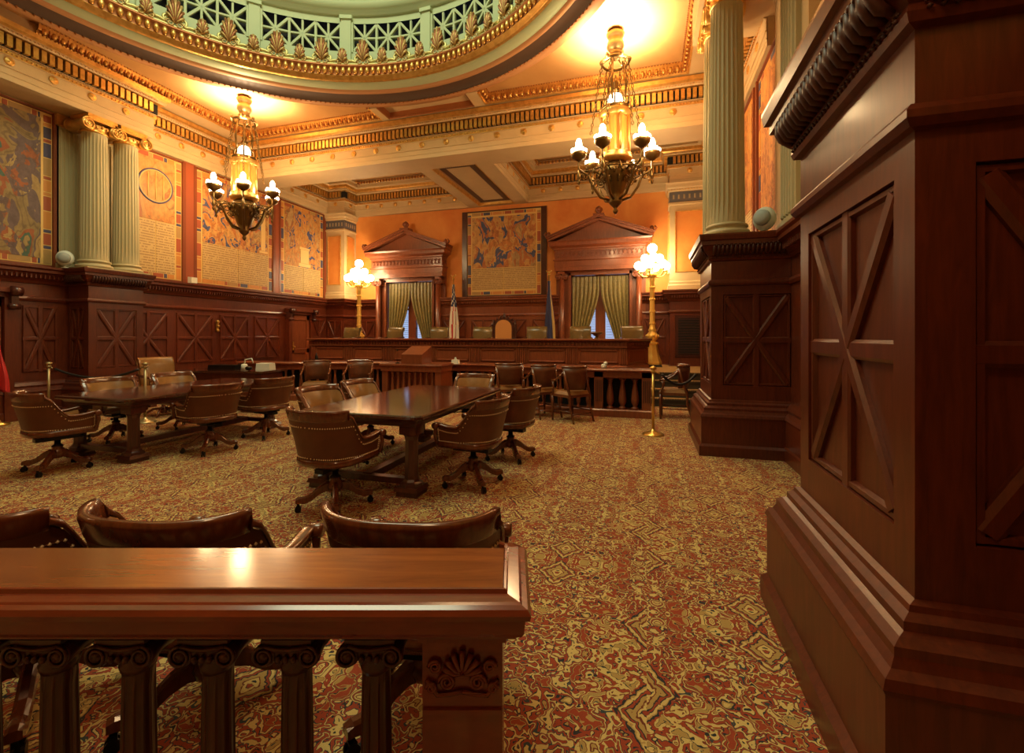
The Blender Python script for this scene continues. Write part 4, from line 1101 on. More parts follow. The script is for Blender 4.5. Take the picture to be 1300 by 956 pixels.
# ---- justices' bench
def bench_face(mb, path, zlo, zhi, bay, m=0, off=0.0):
    L = len(path)
    for i in range(L-1):
        a = Vector(path[i]); c_ = Vector(path[i+1]); d = (c_-a); ln = d.length; d.normalize(); n = Vector((d.y, -d.x)); k = max(1, round(ln/bay)); w_ = ln/k
        for j in range(k):
            o = (a + d*w_*j + n*off).to_3d(); U = d.to_3d(); N_ = n.to_3d(); V = (0,0,1)
            e = .17
            for q in (.03, .075, .12): 
                mb.obox(o, U, V, N_, q-.018, q+.018, zlo, zhi, 0, .03, .008, m); mb.obox(o, U, V, N_, w_-q-.018, w_-q+.018, zlo, zhi, 0, .03, .008, m)
            for (a_, b_, c2, d2) in ((e, e+.04, zlo+.03, zhi-.03), (w_-e-.04, w_-e, zlo+.03, zhi-.03), (e, w_-e, zlo+.03, zlo+.07), (e, w_-e, zhi-.07, zhi-.03)):
                mb.obox(o, U, V, N_, a_, b_, c2, d2, 0, .025, .01, m)
jb = thing('justices_bench', 'long raised mahogany judges bench with fluted frieze below the back wall', 'bench', (-4.98, 11.2, 0))
JP = [(-5.0, 1.1), (-4.5, 0), (4.5, 0), (5.0, 1.1)]
b = MB(); b.sweep(JP, [(-.45,0),(.0,0),(.05,0),(.05,.85),(.03,.87),(0,.88),(0,1.30),(.02,1.31),(.02,1.45),(-.45,1.45)], False, 0); b.build('front', W_RED, jb)
b = MB(); bench_face(b, [(-4.5, 0), (4.5, 0)], .90, 1.29, 1.285); bench_face(b, [(4.5, 0), (5.0, 1.1)], .90, 1.29, 1.2); b.build('framed_panels', W_RED, jb)
b = MB(); b.sweep(JP, [(.02,1.30),(.05,1.31),(.05,1.34),(.03,1.345),(.03,1.44),(.07,1.46),(.10,1.475)], False, 0)
for p, d, n in along(JP, False, .09, .03): b.obox((p.x, p.y, 0), (d.x, d.y, 0), (0,0,1), (n.x, n.y, 0), -.028, .028, 1.35, 1.44, .03, .055, .008, 0)
b.build('fluted_frieze', W_RED, jb)
b = MB(); b.sweep(JP, [(-.5,1.46),(.11,1.47),(.13,1.485),(.13,1.51),(.12,1.52),(-.5,1.52)], False, 0); b.build('bench_top', W_RED, jb)
# ---- clerk bench (curved centre, straight ends with large balusters)
cb_ = thing('clerk_bench', 'curved mahogany clerk bench with turned balusters in front of the judges bench', 'bench', (-4.95, 9.6, 0))
def cpt(u):   # half profile, u 0 centre .. 1 end of the curve
    return (3.91*u, .33 - .80*sstep(.25, 1.0, u))
curve = [(-x, y) for x, y in [cpt(i/10) for i in range(10, 0, -1)]] + [cpt(i/10) for i in range(11)]
CP = [(-5.03, -.47)] + curve + [(5.03, -.47)]
b = MB(); b.sweep(CP, [(-.42,.88),(.0,.88),(.03,.89),(.05,.905),(.05,.925),(.035,.94),(-.42,.94)], False, 0)
b.build('bench_top', W_RED, cb_)
b = MB(); b.sweep(CP, [(-.35,.76),(-.02,.76),(.0,.78),(0,.88),(-.35,.88)], False, 0); b.sweep(CP, [(-.38,0),(.02,0),(.02,.13),(0,.15),(-.38,.15)], False, 0)
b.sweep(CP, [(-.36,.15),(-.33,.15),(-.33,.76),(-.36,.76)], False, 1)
for (x, wd) in ((3.95, .17), (4.86, .17), (-4.12, .17), (-5.03, .17)):
    b.box(x, x+wd, -.47, -.2, .13, .88, 0)
    for q in range(4): b.box(x+.03+q*.033, x+.042+q*.033, -.478, -.47, .3, .72, 1)
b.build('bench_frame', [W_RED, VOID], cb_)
def turned(h0, h1, r):
    m_ = MB(); H2 = h1-h0
    m_.lathe((0,0,h0), [(r*.9,0),(r*.9,H2*.05),(r*.5,H2*.08),(r*.6,H2*.12),(r*.95,H2*.22),(r,H2*.32),(r*.8,H2*.55),(r*.5,H2*.80),(r*.45,H2*.84),(r*.65,H2*.87),(r*.5,H2*.9),(r*.8,H2*.93),(r*.9,H2)], 14)
    return m_
tb = None
for x in [-4.73, -4.49, -4.25, 4.25, 4.49, 4.73]:
    if tb is None: tb = turned(.15, .76, .078).build('large_baluster', W_RED, cb_); o = tb
    else: o = tb.copy(); COL.objects.link(o)
    o.location = (x, -.33, 0)
sb = None; cnt = 0
for p, d, n in along(curve, False, .17, .0):
    q = p - n*.07
    if sb is None: sb = turned(.15, .76, .045).build('small_baluster', W_RED, cb_); o = sb
    else: o = sb.copy(); COL.objects.link(o)
    o.location = (q.x, q.y, 0)
# ---- lectern block in front of the clerk bench
lk = thing('lectern', 'boxy mahogany lectern with sloping top and turned balusters before the clerk bench', 'lectern', (-4.88, 8.85, 0))
b = MB(); b.box(-.74, .72, -.06, .5, 0, .12); b.box(-.72, .70, .1, .5, .12, .86); b.box(-.72, -.58, -.03, .1, .12, .86); b.box(.56, .70, -.03, .1, .12, .86); b.box(-.74, .72, -.05, .5, .82, .95); b.build('cabinet', W_RED, lk)
b = MB(); b.obox((-.77, -.08, .95), (1,0,0), (0,1,0), (0,0,1), 0, 1.52, 0, .62, 0, .035, .008); b.build('cabinet_top', W_RED, lk)
for k in range(8):
    o = turned(.12, .82, .045).build('turned_baluster', W_RED, lk); o.location = (-.49+k*.138, .03, 0)
b = MB(); b.add([(-.24,-.04,.985),(.26,-.04,.985),(.26,.42,.985),(-.24,.42,.985),(-.24,-.04,1.19),(.26,-.04,1.19),(.26,.42,1.36),(-.24,.42,1.36)], [(0,3,2,1),(4,5,6,7),(0,1,5,4),(1,2,6,5),(2,3,7,6),(3,0,4,7)]); b.build('reading_box', W_RED, lk)
def small(name, label, cat, loc, parts, rz=0, group=None):
    t = thing(name, label, cat, loc, rz, group)
    for n_, mb, mt in parts: mb.build(n_, mt, t)
    return t
# desk lamp, microphones, small things on the desks
def mic(label, loc, rz=0):
    a = MB(); a.lathe((0,0,0), [(.05,0),(.05,.012),(.02,.02)], 14)
    b = MB(); b.tube([(0,0,.015), (0,-.01,.12), (.02,-.04,.22), (.05,-.09,.28)], .006, 6)
    c_ = MB(); c_.sph((.06,-.1,.29), .018, 8); return small('microphone', label, 'microphone', loc, [('base', a, BLACK), ('gooseneck', b, BLACK), ('capsule', c_, BLACK)], rz)
mic('black gooseneck microphone on the lectern top left of its reading box', (-5.3, 8.95, .990))
mic('black gooseneck microphone on the judges bench, left of the centre', (-6.1, 11.3, 1.52)); mic('black gooseneck microphone on the judges bench, right of the centre', (-3.3, 11.3, 1.52))
a = MB(); a.lathe((0,0,0), [(.07,0),(.07,.015),(.015,.03),(.012,.26)], 14); b = MB(); b.lathe((-.16,0,.28), [(.035,0),(.06,.05),(.065,.16),(.06,.27),(.035,.32)], 14, 0, True, 'x')
small('desk_lamp', 'small desk lamp with pale green glass shade behind the lectern', 'lamp', (-5.22, 9.72, .94), [('stand', a, BRASS), ('shade', b, mat('green_shade', (0.35, 0.62, 0.45), 0.25))])
a = MB(); a.obox((-.09,-.05,0), (1,0,0), (0,1,0), (0,0,1), 0, .18, 0, .1, 0, .1, .008); b = MB(); b.obox((-.03,-.02,.1), (1,0,0), (0,1,0), (0,0,1), 0, .05, 0, .05, 0, .06, .012)
small('tissue_box', 'small cream tissue box on the clerk bench right of the lectern', 'box', (-4.25, 9.75, .94), [('carton', a, PAPER), ('tissue', b, WHITE)])
a = MB(); a.lathe((0,0,0), [(.05,0),(.06,.02),(.06,.06),(.04,.08)], 12); a.sph((.03,0,.09), .045, 10); small('speaker_puck', 'small white rounded device on the right end of the clerk bench', 'device', (-.83, 9.4, .94), [('body', a, WHITE)])
a = MB(); a.lathe((0,0,0), [(.035,0),(.04,.02),(.04,.13),(.015,.17),(.015,.21)], 12); small('carafe', 'small dark carafe near the left end of the clerk bench', 'carafe', (-8.1, 9.75, .94), [('body', a, BLACK)])
# side desk at the left wall with its things
sd = thing('side_desk', 'long dark wooden side desk standing by the left wall', 'desk', (-8.7, 7.75, 0), math.radians(8))
b = MB(); b.obox((-1.1, -.4, .82), (1,0,0), (0,1,0), (0,0,1), 0, 2.2, 0, .8, 0, .04, .01); b.build('desktop', W_TAB, sd)
b = MB(); b.box(-1.02, 1.02, -.34, .34, .66, .82); b.box(-1.0, 1.0, .28, .31, .1, .66)
b.box(-1.02, -.55, -.34, .34, 0, .66); b.box(.55, 1.02, -.34, .34, 0, .66); b.build('pedestals', W_PED, sd)
for sx in (-1, 1):
    for q in range(3):
        dd = MB(); dd.obox((sx*.785-.2, -.34, .06+q*.2), (1,0,0), (0,0,1), (0,-1,0), 0, .4, 0, .17, 0, .02, .008); d_ = dd.build('drawer', W_PED, sd)
        kk = MB(); kk.sph((sx*.785, -.375, .145+q*.2), .018, 8); kk.build('knob', BRASS, d_)
def ondesk(u, v): c_, s_ = math.cos(math.radians(8)), math.sin(math.radians(8)); return (-8.7+u*c_-v*s_, 7.75+u*s_+v*c_, .86)
a = MB(); a.obox((-.15,-.12,0), (1,0,0), (0,1,0), (0,0,1), 0, .32, 0, .22, 0, .14, .01); small('document_box', 'pale cream box on the right end of the dark side desk', 'box', ondesk(.75, .15), [('carton', a, PAPER)], .2)
a = MB(); a.lathe((0,0,0), [(.07,0),(.06,.12),(.035,.13)], 10); b = MB(); b.tube([(0,0,.12), (.02,0,.22), (.2,0,.25)], .014, 6); b.tube([(.2,0,.25), (.24,0,.15)], .012, 6)
small('task_lamp', 'small white task lamp on the dark side desk beside the cream box', 'lamp', ondesk(.40, -.05), [('base', a, PAPER), ('arm', b, WHITE)])
a = MB(); a.obox((-.35,-.14,0), (1,0,0), (0,1,0), (0,0,1), 0, .7, 0, .28, 0, .09, .01); small('keyboard_case', 'long flat black case on the dark side desk', 'case', ondesk(-.25, .2), [('case', a, BLACK)], .1)
a = MB(); a.sph((0,0,.05), .06, 10, 0, (1.3,1,.8)); small('telephone', 'dark rounded telephone on the side desk right of the task lamp', 'telephone', ondesk(.62, -.2), [('body', a, BLACK)])
# ---- stanchions and ropes
def stanchion(label, x, y, mt, grp='rope stanchions', rz=0):
    a = MB(); a.lathe((0,0,0), [(.17,0),(.17,.012),(.15,.03),(.07,.055),(.035,.08),(.028,.10)], 28)
    b = MB(); b.lathe((0,0,.09), [(.022,0),(.022,.92)], 14)
    c_ = MB(); c_.lathe((0,0,1.0), [(.022,0),(.04,.015),(.04,.03),(.026,.04),(.026,.05),(.052,.065),(.055,.085),(.03,.105),(0.001,.112)], 20)
    d = MB(); d.tube([(.03,0,1.02),(.08,0,1.0),(.10,0,.985)], .012, 8)
    return small('stanchion', label, 'stanchion', (x, y, 0), [('base', a, mt), ('post', b, mt), ('finial', c_, mt), ('hook', d, mt)], rz, grp)
stanchion('brass stanchion at the right end of the clerk bench', .10, 7.72 if False else 7.68, BRASS)
stanchion('dull brass stanchion at the far left, before the side wall', -10.75, 5.72, BRASS_T); stanchion('dull brass stanchion left of the tan chair by the side desk', -8.85, 6.12, BRASS_T, rz=PI+.2)
def rope(label, a, c_, sag):
    b = MB(); a = Vector(a); c_ = Vector(c_); b.tube([a.lerp(c_, q)-Vector((0,0,sag*4*q*(1-q))) for q in [i/24 for i in range(25)]], .022, 8)
    o = b.build('barrier_rope', ROPE); return tag(o, label, 'rope')
rope('black velvet rope sagging between the two left stanchions', (-10.62, 5.75, .975), (-8.98, 6.09, .975), .16)
rope('black rope hanging from the right stanchion to the mahogany pedestal', (.235, 7.70, .975), (.78, 8.1, .96), .17)
# ---- windows: aedicules, curtains
PEDO = 0.0
for wi, cx_ in enumerate(WIN):
    nm = 'left' if wi == 0 else 'right'
    t = thing('window_surround', 'carved mahogany pedimented surround of the %s window on the orange wall' % nm, 'window surround', (cx_, YB, .70))
    b = MB()
    for sx in (-1, 1):
        b.box(min(sx*.94, sx*1.42), max(sx*.94, sx*1.42), -.12, .0, 0, 3.0); b.box(min(sx*.93, sx*1.01), max(sx*.93, sx*1.01), -.2, .3, 0, 2.95)
    b.box(-1.01, 1.01, -.2, .28, 2.86, 3.0); b.build('jambs', W_RED, t)
    for sx in (-1, 1):
        b = MB(); b.box(sx*1.22-.16, sx*1.22+.16, -.40, -.1, 0, .35); b.box(sx*1.22-.14, sx*1.22+.14, -.38, -.1, .35, .42)
        b.lathe((sx*1.22, -.26, .42), [(.125,0),(.13,.03),(.105,.05),(.10,.5),(.085,2.32)], 20); ionic(b, (sx*1.22, -.26, 2.72), .085, 0, 'y', .78); b.build('ionic_column', W_RED, t)
    q = [(-1.42, 0), (-1.42, -.40), (1.42, -.40), (1.42, 0)]
    b = MB(); b.sweep(q, [(0,3.0),(0,3.12),(.015,3.12),(.015,3.3),(.05,3.33),(.05,3.36),(0,3.37),(0,3.66),(.04,3.68),(.04,3.72),(.10,3.76),(.16,3.78),(.17,3.88),(.20,3.93),(-.3,3.94)], False, 0)
    b.box(-1.42, 1.42, -.40, 0, 2.99, 3.0); b.build('entablature', W_RED, t)
    b = MB()
    for p, d, n in along(q, False, .135, .05):
        o = Vector((p.x+n.x*.0, p.y+n.y*.0, 3.51)); U = Vector((d.x, d.y, 0)); N_ = Vector((n.x, n.y, 0))
        for k in range(-1, 2):
            b.tube([o+N_*.008+U*0, o+N_*.02+U*k*.03+Vector((0,0,.05)), o+N_*.012+U*k*.05+Vector((0,0,.10))], lambda q: .014-.006*q, 5)
            b.tube([o+N_*.008, o+N_*.018+U*k*.03-Vector((0,0,.05)), o+N_*.012+U*k*.045-Vector((0,0,.09))], lambda q: .012-.006*q, 5)
        b.sph(o+N_*.015, .022, 6, 0, (1,1,1), 4)
    b.build('carved_frieze', W_RED, t)
    b = MB(); za, zb, hw_ = 3.94, 4.55, 1.62
    def rake(y0, y1, lo, hi, ex):
        # gable-shaped ring
        A = [(-hw_-ex, za+lo), (0, zb+lo), (hw_+ex, za+lo)]; B_ = [(hw_+ex, za+hi), (0, zb+hi), (-hw_-ex, za+hi)]
        v = [(x, y, z) for y in (y0, y1) for x, z in A+B_]
        b.add(v, [(0,1,4,5),(1,2,3,4),(6,11,10,7),(7,10,9,8),(0,6,7,1),(1,7,8,2),(5,4,10,11),(4,3,9,10),(0,5,11,6),(2,8,9,3)])
    rake(-.55, 0, 0, .07, .0); rake(-.60, 0, .07, .12, .03); rake(-.64, 0, .12, .15, .05)
    b.add([(-1.5, -.34, za), (1.5, -.34, za), (0, -.34, zb)], [(0,1,2)]); b.build('pediment', W_RED, t)
    b = MB()
    for sx in (-1, 1):
        b.sph((sx*1.60, -.5, 4.16), .07, 8, 0, (1,.8,1.5)); b.tube([(sx*1.66, -.5, 4.06), (sx*1.74, -.5, 4.18), (sx*1.68, -.5, 4.24)], .03, 6)
    b.box(-.17, .17, -.55, -.2, 4.58, 4.74); b.lathe((0,-.4,4.74), [(.10,0),(.06,.03),(.09,.08),(.12,.13),(.10,.2),(.02,.26)], 12); b.build('acroteria', W_RED, t)
CURT = mottled('olive_gold_damask', (0.19, 0.145, 0.05), (0.30, 0.235, 0.085), 0.42, 14)
for wi, cx_ in enumerate(WIN):
    for sx in (-1, 1):
        b = MB(); nu, nz = 70, 24; vs = []
        for j in range(nz+1):
            q = j/nz; z = 3.52 - 2.72*q
            inner = .02 + .52*sstep(.12, .95, q)**1.0*1.0
            for i in range(nu+1):
                u = i/nu; e = .90 - (.90-inner)*u
                amp = .030*(.4+.6*min(1, q*4)); ph = u*2*PI*6.5
                vs.append((sx*e, -.045 - amp*math.sin(ph) - .01*math.sin(ph*2+1) , z))
        fs = [(j*(nu+1)+i, j*(nu+1)+i+1, (j+1)*(nu+1)+i+1, (j+1)*(nu+1)+i) for j in range(nz) for i in range(nu)]
        n0 = len(vs); vs2 = [(x, y+.012, z) for x, y, z in vs]
        b.add(vs, fs, 0, True); b.add(vs2, [f[::-1] for f in fs], 0, True)
        b.sweep([(sx*.9, -.07), (sx*.02, -.07)] if sx > 0 else [(-.02, -.07), (-.9, -.07)], [(0, 3.34), (.004, 3.34), (.004, 3.36), (0, 3.36)], False, 0)
        o = b.build('curtain', CURT, None, (cx_, YB+.0, 0)); tag(o, '%s half of the olive gold curtain in the %s window of the back wall' % ('right' if sx > 0 else 'left', 'left' if wi == 0 else 'right'), 'curtain')
# ---- justices' chairs
G3 = 'leather chairs behind the judges bench'
bz = 0.72
lab = ['far left leather chair behind the judges bench, beside the left globe lamp', 'second leather chair from the left behind the judges bench, before the left curtain', 'third leather chair from the left behind the judges bench, before the left window',
       'leather chair behind the judges bench, left of the carved chair', 'leather chair behind the judges bench just right of the high carved chair', 'leather chair behind the judges bench at the left edge of the right window', 'rightmost leather chair behind the judges bench, beside the right globe lamp']
j0 = None
for i, px_ in enumerate((441, 496, 554, 609, 679, 737, 805)):
    k = (px_-821)/602.8; y = 13.3; x = k*.9589*y/(1+.2837*k) if False else None
    # place on the row y = 13.3 at the measured bearing
    tX = (px_-650)/578; rx, ry = tX*math.cos(YAW)-math.sin(YAW), tX*math.sin(YAW)+math.cos(YAW); x = rx/ry*y
    if j0 is None: j0 = judge_chair(lab[i], (x, y, bz), PI, LEA_GRN, G3)
    else: copy_tree(j0, (x, y, bz), PI+math.radians((-12, -6, 4, 0, 0, 8, 14)[i]), lab[i], G3)
th = thing('carved_high_chair', 'high-backed carved chair with arched tan back at the centre of the back wall', 'chair', (-4.55, 14.45, .70), PI)
b = MB(); b.box(-.36, .36, -.06, .06, .1, 1.15)
n = 14
arch = [(.36*math.cos(PI*i/n), 1.15+.34*math.sin(PI*i/n)) for i in range(n+1)]
vs = [(x, y, z) for y in (-.06, .06) for x, z in arch]; b.add(vs, [tuple(range(n+1)), tuple(reversed(range(n+1, 2*n+2)))] + [(i, i+1, n+2+i, n+1+i) for i in range(n)])
b.lathe((0,0,1.48), [(.05,0),(.07,.04),(.03,.08),(.045,.11),(.005,.2)], 10)
for sx in (-1, 1): b.box(sx*.38-.04, sx*.38+.04, -.05, .05, 0, 1.25); b.lathe((sx*.38,0,1.25), [(.05,0),(.055,.03),(.02,.07),(.035,.10),(.003,.18)], 10)
for k in range(9):
    a = PI*(k+.5)/9; b.tube([(.36*math.cos(a), 0, 1.15+.34*math.sin(a)), (.44*math.cos(a+.1), 0, 1.15+.44*math.sin(a+.1))], lambda q: .035-.02*q, 6)
b.build('carved_frame', W_DRK, th)
b = MB(); vs = [(x*.78, y, 1.15+(z-1.15)*.8) for y in (.055, .085) for x, z in arch]; b.add(vs, [tuple(range(n+1)), tuple(range(n+1, 2*n+2))]+[(i, i+1, n+2+i, n+1+i) for i in range(n)]); b.box(-.28, .28, .055, .085, .62, 1.15); b.build('padded_back', mat('tan_velvet', (0.62, 0.27, 0.07), 0.6), th)
b = MB(); b.box(-.36, .36, 0, .6, .40, .52); b.build('seat', LEA_IN, th)
for sx in (-1, 1):
    b = MB(); b.box(sx*.36-.03, sx*.36+.03, 0, .55, .72, .78); b.box(sx*.36-.03, sx*.36+.03, .48, .55, 0, .72); b.build('arm', W_DRK, th)
# small bronze urn seen on the bench before the right window
a = MB(); a.lathe((0,0,0), [(.08,0),(.05,.02),(.03,.05),(.10,.10),(.16,.14),(.17,.16),(.10,.17)], 16); small('bronze_dish', 'bronze footed dish on the judges bench before the right window', 'dish', (-1.2, 11.55, 1.52), [('bowl', a, BRONZE)])
# ---- flags
def flag(label, x, y, cols, zt, red=False, top=True, z0=.70):
    t = thing('flag', label, 'flag', (x, y, z0))
    b = MB(); b.lathe((0,0,0), [(.16,0),(.16,.03),(.05,.06),(.03,.1)], 18); b.build('base', BRASS, t)
    b = MB(); b.lathe((0,0,.05), [(.018,0),(.016,zt)], 10); b.build('pole', BRASS, t)
    if top:
        b = MB(); b.sph((0,0,zt+.08), .045, 8); b.tube([(-.09,0,zt+.22), (-.03,0,zt+.15), (0,0,zt+.13), (.03,0,zt+.15), (.09,0,zt+.22)], .018, 6); b.sph((0,0,zt+.17), .03, 8); b.build('finial', BRASS, t)
    b = MB(); nu, nz = 36, 26; vs = []; fm = []
    for j in range(nz+1):
        q = j/nz; z = zt-.12 - (zt-.75)*q
        wd = .05+.13*sstep(0, .8, q)
        for i in range(nu+1):
            a = 2*PI*i/nu; r = wd*(1+.38*math.sin(a*5+q*1.5))*(.75)
            vs.append((r*math.cos(a)+.03*q, r*math.sin(a)*.7, z - .05*math.sin(a)*q))
    b.v = vs; 
    for j in range(nz):
        for i in range(nu):
            b.f.append([j*(nu+1)+i, j*(nu+1)+i+1, (j+1)*(nu+1)+i+1, (j+1)*(nu+1)+i]); b.s.append(True)
            b.m.append(cols(i/nu, j/nz))
    mats = [mat('flag_navy', (0.022, 0.028, 0.10), 0.6), mat('flag_red', (0.50, 0.02, 0.02), 0.6), mat('flag_white', (0.78, 0.72, 0.60), 0.6), mat('flag_gold_fringe', (0.55, 0.35, 0.1), 0.5)]
    b.build('cloth', mats, t); return t
flag('furled flag with navy canton and red and white stripes left of the central painted panel', -6.40, 14.5, lambda u, v: (0 if (int(u*18)+int(v*30)) % 4 else 2) if v < .36 else (1 if int(u*12+v*1.5) % 2 else 2), 2.78)
flag('furled dark navy flag with gold edge right of the central painted panel', -3.02, 14.4, lambda u, v: 3 if u > .93 or v > .97 else 0, 2.78)
flag('red flag hanging at the far left picture edge', -11.07, 5.17, lambda u, v: 1, 1.55, top=False, z0=0)
# ---- globe lamps
for i, (x, y) in enumerate(LG):
    t = thing('globe_lamp', 'tall gilded candelabrum with glowing glass globes to the %s of the judges bench' % ('right' if i == 0 else 'left'), 'lamp', (x, y, .70))
    b = MB(); b.obox((0,0,0), (1,0,0), (0,1,0), (0,0,1), -.27, .27, -.27, .27, 0, .06, .01); b.build('plinth', BLACK, t)
    b = MB(); b.lathe((0,0,.06), [(.27,0),(.27,.06),(.25,.09),(.23,.16),(.185,.30),(.155,.48),(.15,.56),(.18,.60),(.18,.63),(.12,.66)], 8, 0, False)
    b.lathe((0,0,.70), [(.10,0),(.11,.05),(.165,.12),(.17,.2),(.13,.27),(.09,.31),(.12,.36),(.085,.42),(.075,.5),(.07,1.2),(.06,1.78),(.085,1.82),(.07,1.86),(.12,1.93),(.15,1.96),(.14,2.0),(.05,2.02),(.04,2.25)], 20)
    for k in range(8):
        a = 2*PI*k/8
        for z in (1.25, 1.6, 1.95, 2.3): b.sph((.07*math.cos(a), .07*math.sin(a), z), .022, 5, 0, (1,1,1.8), 4)
        b.sph((.165*math.cos(a), .165*math.sin(a), .88), .035, 6, 0, (1,1,1.5), 4)
    b.build('pedestal', GILT, t)
    b = MB(); gl = []
    for k in range(6):
        a = 2*PI*(k+.3)/6; ca, sa = math.cos(a), math.sin(a)
        b.tube([(0,0,2.66), (.16*ca,.16*sa,2.60), (.30*ca,.30*sa,2.62), (.40*ca,.40*sa,2.72), (.40*ca,.40*sa,2.78)], .018, 6); b.lathe((.40*ca,.40*sa,2.77), [(.02,0),(.05,.02),(.055,.04)], 10); gl.append((.40*ca, .40*sa, 2.93, .125))
    for k in range(4):
        a = 2*PI*(k+.1)/4; ca, sa = math.cos(a), math.sin(a)
        b.tube([(0,0,2.8), (.12*ca,.12*sa,2.92), (.20*ca,.20*sa,3.0)], .014, 6); gl.append((.20*ca, .20*sa, 3.15, .125))
    b.tube([(0,0,2.7), (0,0,3.3)], .02, 8); gl.append((0, 0, 3.44, .14)); b.build('branches', BRASS, t)
    for g_ in gl:
        c_ = MB(); c_.sph(g_[:3], g_[3], 16, 0, (1,1,1), 10); c_.build('glass_globe', GLOBE, t)
# ---- chandeliers
def chandelier(label, x, y):
    t = thing('chandelier', label, 'chandelier', (x, y, 0))
    b = MB(); b.lathe((0,0,6.78), [(.02,-.05),(.09,0),(.13,.05),(.10,.10),(.12,.14),(.16,.2),(.15,.28),(.10,.32),(.14,.37),(.17,.44),(.12,.48),(.10,.52)], 20); b.build('ceiling_canopy', BRONZE, t)
    b = MB(); b.lathe((0,0,6.66), [(.25,0),(.27,.02),(.27,.05),(.25,.07),(.23,.05),(.23,.02),(.25,0)], 24, cap=False)
    for k in range(6):
        a = 2*PI*k/6; b.tube([(.25*math.cos(a), .25*math.sin(a), 6.70), (.1*math.cos(a), .1*math.sin(a), 6.80)], .015, 6); b.sph((.26*math.cos(a), .26*math.sin(a), 6.73), .035, 6, 0, (1,1,1.6), 4)
    b.build('crown_ring', BRONZE, t)
    # chains
    b = MB()
    def chain(p, q, r=.016):
        p = Vector(p); q = Vector(q); n = int((q-p).length/.07)
        for i in range(n):
            c_ = p.lerp(q, (i+.5)/n); d = (q-p).normalized(); s_ = d.cross(Vector((0,1,0) if i % 2 else (1,0,0))).normalized()
            b.tube([c_+d*.042*math.cos(w_)+s_*.02*math.sin(w_) for w_ in [2*PI*e/8 for e in range(8)]], .0085, 4, 0, closed=True)
    for k in range(6):
        a = 2*PI*(k+.25)/6; ca, sa = math.cos(a), math.sin(a)
        chain((.25*ca,.25*sa,6.66), (.46*ca,.46*sa,5.35)); 
        if k % 2 == 0: b.tube([(.14*ca,.14*sa,6.72),(.20*ca,.20*sa,6.3),(.17*ca,.17*sa,5.95)], .022, 6)
    b.build('chains', BRONZE, t)
    b = MB(); b.lathe((0,0,5.78), [(.27,0),(.30,.02),(.28,.05),(.2,.06)], 12)
    for k in range(8):
        a = 2*PI*k/8; ca, sa = math.cos(a), math.sin(a)
        b.tube([(.22*ca,.22*sa,5.82), (.20*ca,.20*sa,5.98), (.12*ca,.12*sa,6.12), (.03*ca,.03*sa,6.18)], .014, 6)
    b.lathe((0,0,6.16), [(.06,0),(.08,.04),(.04,.09),(.06,.14),(.02,.22),(.01,.3)], 12)
    b.build('lantern_crown', BRONZE, t)
    b = MB(); b.sph((0,0,5.96), .16, 16, 0, (1,1,1.0), 8); b.build('lantern_globe', GLOW, t)
    b = MB(); n6 = 8
    for k in range(n6):
        a = 2*PI*(k+.5)/n6; ca, sa = math.cos(a), math.sin(a); b.tube([(.27*ca,.27*sa,4.95), (.27*ca,.27*sa,5.78)], .024, 6); b.sph((.27*ca,.27*sa,5.80), .04, 6)
    b.lathe((0,0,4.80), [(.20,0),(.30,.04),(.31,.10),(.28,.14),(.30,.16),(.26,.19)], 16); b.lathe((0,0,5.62), [(.24,0),(.30,.04),(.31,.12),(.27,.17)], 16)
    b.build('lantern_cage', GOLD, t)
    b = MB(); b.lathe((0,0,4.97), [(.235,0),(.235,.68)], 8, 0, False, cap=False); b.build('amber_panels', AMBER, t)
    b = MB(); b.lathe((0,0,3.86), [(.005,0),(.035,.03),(.05,.07),(.03,.11),(.05,.14),(.11,.20),(.13,.26),(.10,.30),(.15,.38),(.20,.52),(.26,.66),(.30,.76),(.28,.82),(.22,.92),(.20,.94)], 20)
    for k in range(12):
        a = 2*PI*k/12; b.sph((.31*math.cos(a), .31*math.sin(a), 4.60), .03, 6, 0, (1,1,1.8), 4)
    b.tube([(.50*math.cos(2*PI*q/36), .50*math.sin(2*PI*q/36), 4.62) for q in range(36)], .014, 6, closed=True)
    for k in range(12):
        a = 2*PI*(k+.5)/12; ca, sa = math.cos(a), math.sin(a)
        b.tube([((.28+.07*(1-.8*q)*math.cos(q*10))*ca, (.28+.07*(1-.8*q)*math.cos(q*10))*sa, 4.45+.07*(1-.8*q)*math.sin(q*10)) for q in [i/14 for i in range(15)]], .011, 5)
        b.tube([(.30*ca, .30*sa, 4.62), (.40*ca, .40*sa, 4.72), (.50*ca, .50*sa, 4.62)], .010, 5); b.sph((.50*ca, .50*sa, 4.58), .028, 6, 0, (1,1,1.7), 4)
    b.build('lower_bowl', BRONZE, t)
    for k in range(6):
        a = 2*PI*(k+.25)/6; ca, sa = math.cos(a), math.sin(a); P = lambda r, z: (r*ca, r*sa, z)
        b = MB(); b.tube([P(.10, 4.12), P(.28, 4.18), P(.42, 4.38), P(.50, 4.60), P(.62, 4.66), P(.68, 4.72), P(.68, 4.90)], lambda q: .026-.006*q, 7)
        b.tube([P(.30, 4.62), P(.45, 4.70), P(.58, 4.66)], .016, 6)
        sc_ = [(.56+.075*(1-.7*q)*math.cos(q*9), 4.58+.075*(1-.7*q)*math.sin(q*9)) for q in [i/18 for i in range(19)]]
        b.tube([P(r, z) for r, z in sc_], .012, 5); 
        b.lathe(P(.68, 4.42), [(.004,0),(.02,.02),(.03,.06),(.015,.09),(.03,.12),(.04,.17),(.02,.22),(.02,.28)], 10)
        b.lathe(P(.68, 4.86), [(.03,0),(.07,.03),(.13,.07),(.145,.12),(.15,.15),(.13,.15),(.06,.10)], 14)
        ar = b.build('arm', BRONZE, t)
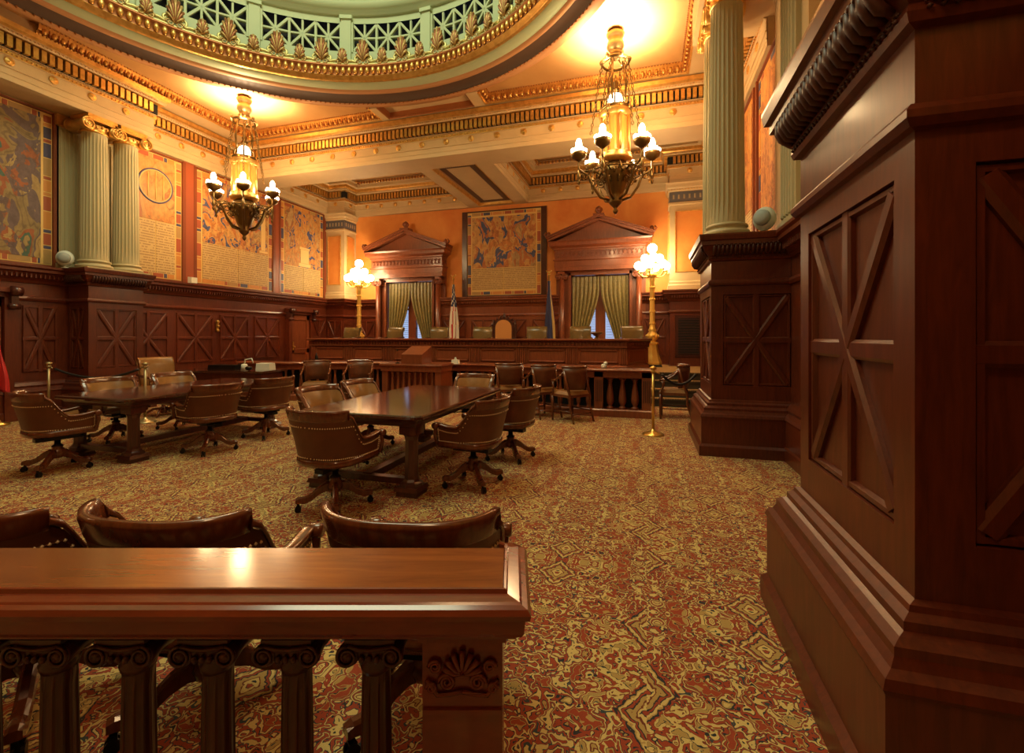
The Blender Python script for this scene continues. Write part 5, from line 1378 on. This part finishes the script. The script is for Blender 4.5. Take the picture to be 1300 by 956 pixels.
        b = MB(); b.sph(P(.68, 5.17), .06, 10, 0, (1,1,2.0), 8)
        for j in range(7):
            w_ = 2*PI*j/7; x_, y_, z_ = P(.68, 5.05); b.sph((x_+.115*math.cos(w_), y_+.115*math.sin(w_), z_), .043, 8, 0, (1,1,1.1), 6)
        b.build('lit_bulbs', GLOW, ar)
    return t
ch = chandelier('ornate bronze chandelier with lit bulbs hanging at the right, nearer one', *CH[0])
copy_tree(ch, (CH[1][0], CH[1][1], 0), 0, 'ornate bronze chandelier with lit bulbs hanging at the left, before the large painted panels')
for (x, y) in CH:
    for k in range(4):
        a = PI/4 + k*PI/2; lamp('SPOT', 'chandelier_uplight', (x+.36*math.cos(a), y+.36*math.sin(a), 6.62), 310, (1.0, 0.79, 0.50), 0.12, (PI, 0, 0), spot_size=math.radians(130), spot_blend=0.9)
    for k in range(3):
        a = 2*PI*(k+.6)/3; lamp('POINT', 'chandelier_light', (x+.9*math.cos(a), y+.9*math.sin(a), 5.2), 95, WARM, 0.15)
# ---- loudspeakers and small wall things
def speaker(label, loc, rz):
    t = thing('loudspeaker', label, 'loudspeaker', loc, rz, 'pale loudspeakers on ledges')
    b = MB(); b.lathe((0,0,0), [(.06,0),(.06,.02),(.02,.03),(.02,.06)], 14); b.build('foot', WHITE, t)
    b = MB(); b.sph((0,0,.20), .15, 18, 0, (.95,.75,1.05), 12); b.build('housing', WHITE, t)
    b = MB(); b.lathe((0,-.13,.2), [(.04,-.02),(.10,.0),(.105,.04)], 18, 0, True, 'y'); b.build('grille', mat('grey_grille', (0.33, 0.38, 0.36), 0.6), t)
speaker('pale rounded loudspeaker on the ledge left of the fluted columns', (-11.2, 6.22, 2.95), math.radians(50))
speaker('pale rounded loudspeaker on the right pedestal beside the tall column', (1.5, 6.75, 2.95), math.radians(-30))
a = MB(); a.obox((0,0,0), (0,1,0), (0,0,1), (1,0,0), -.09, .09, 0, .17, 0, .12, .012); small('sensor_box', 'small square cream box on the ledge between two painted panels', 'box', (-11.38, 9.0, 2.95), [('box', a, PAPER)])
a = MB(); a.obox((0,0,0), (0,1,0), (0,0,1), (1,0,0), -.04, .04, -.12, .12, 0, .03, .01); a.sph((.03,0,.12), .05, 8); a.sph((.03,0,-.12), .045, 8); a.sph((.05,0,0), .04, 8); small('thermostat', 'small ornate gilded plate on the left wall panelling', 'wall plate', (XW+.03, 9.74, 1.86), [('plate', a, BRASS)])
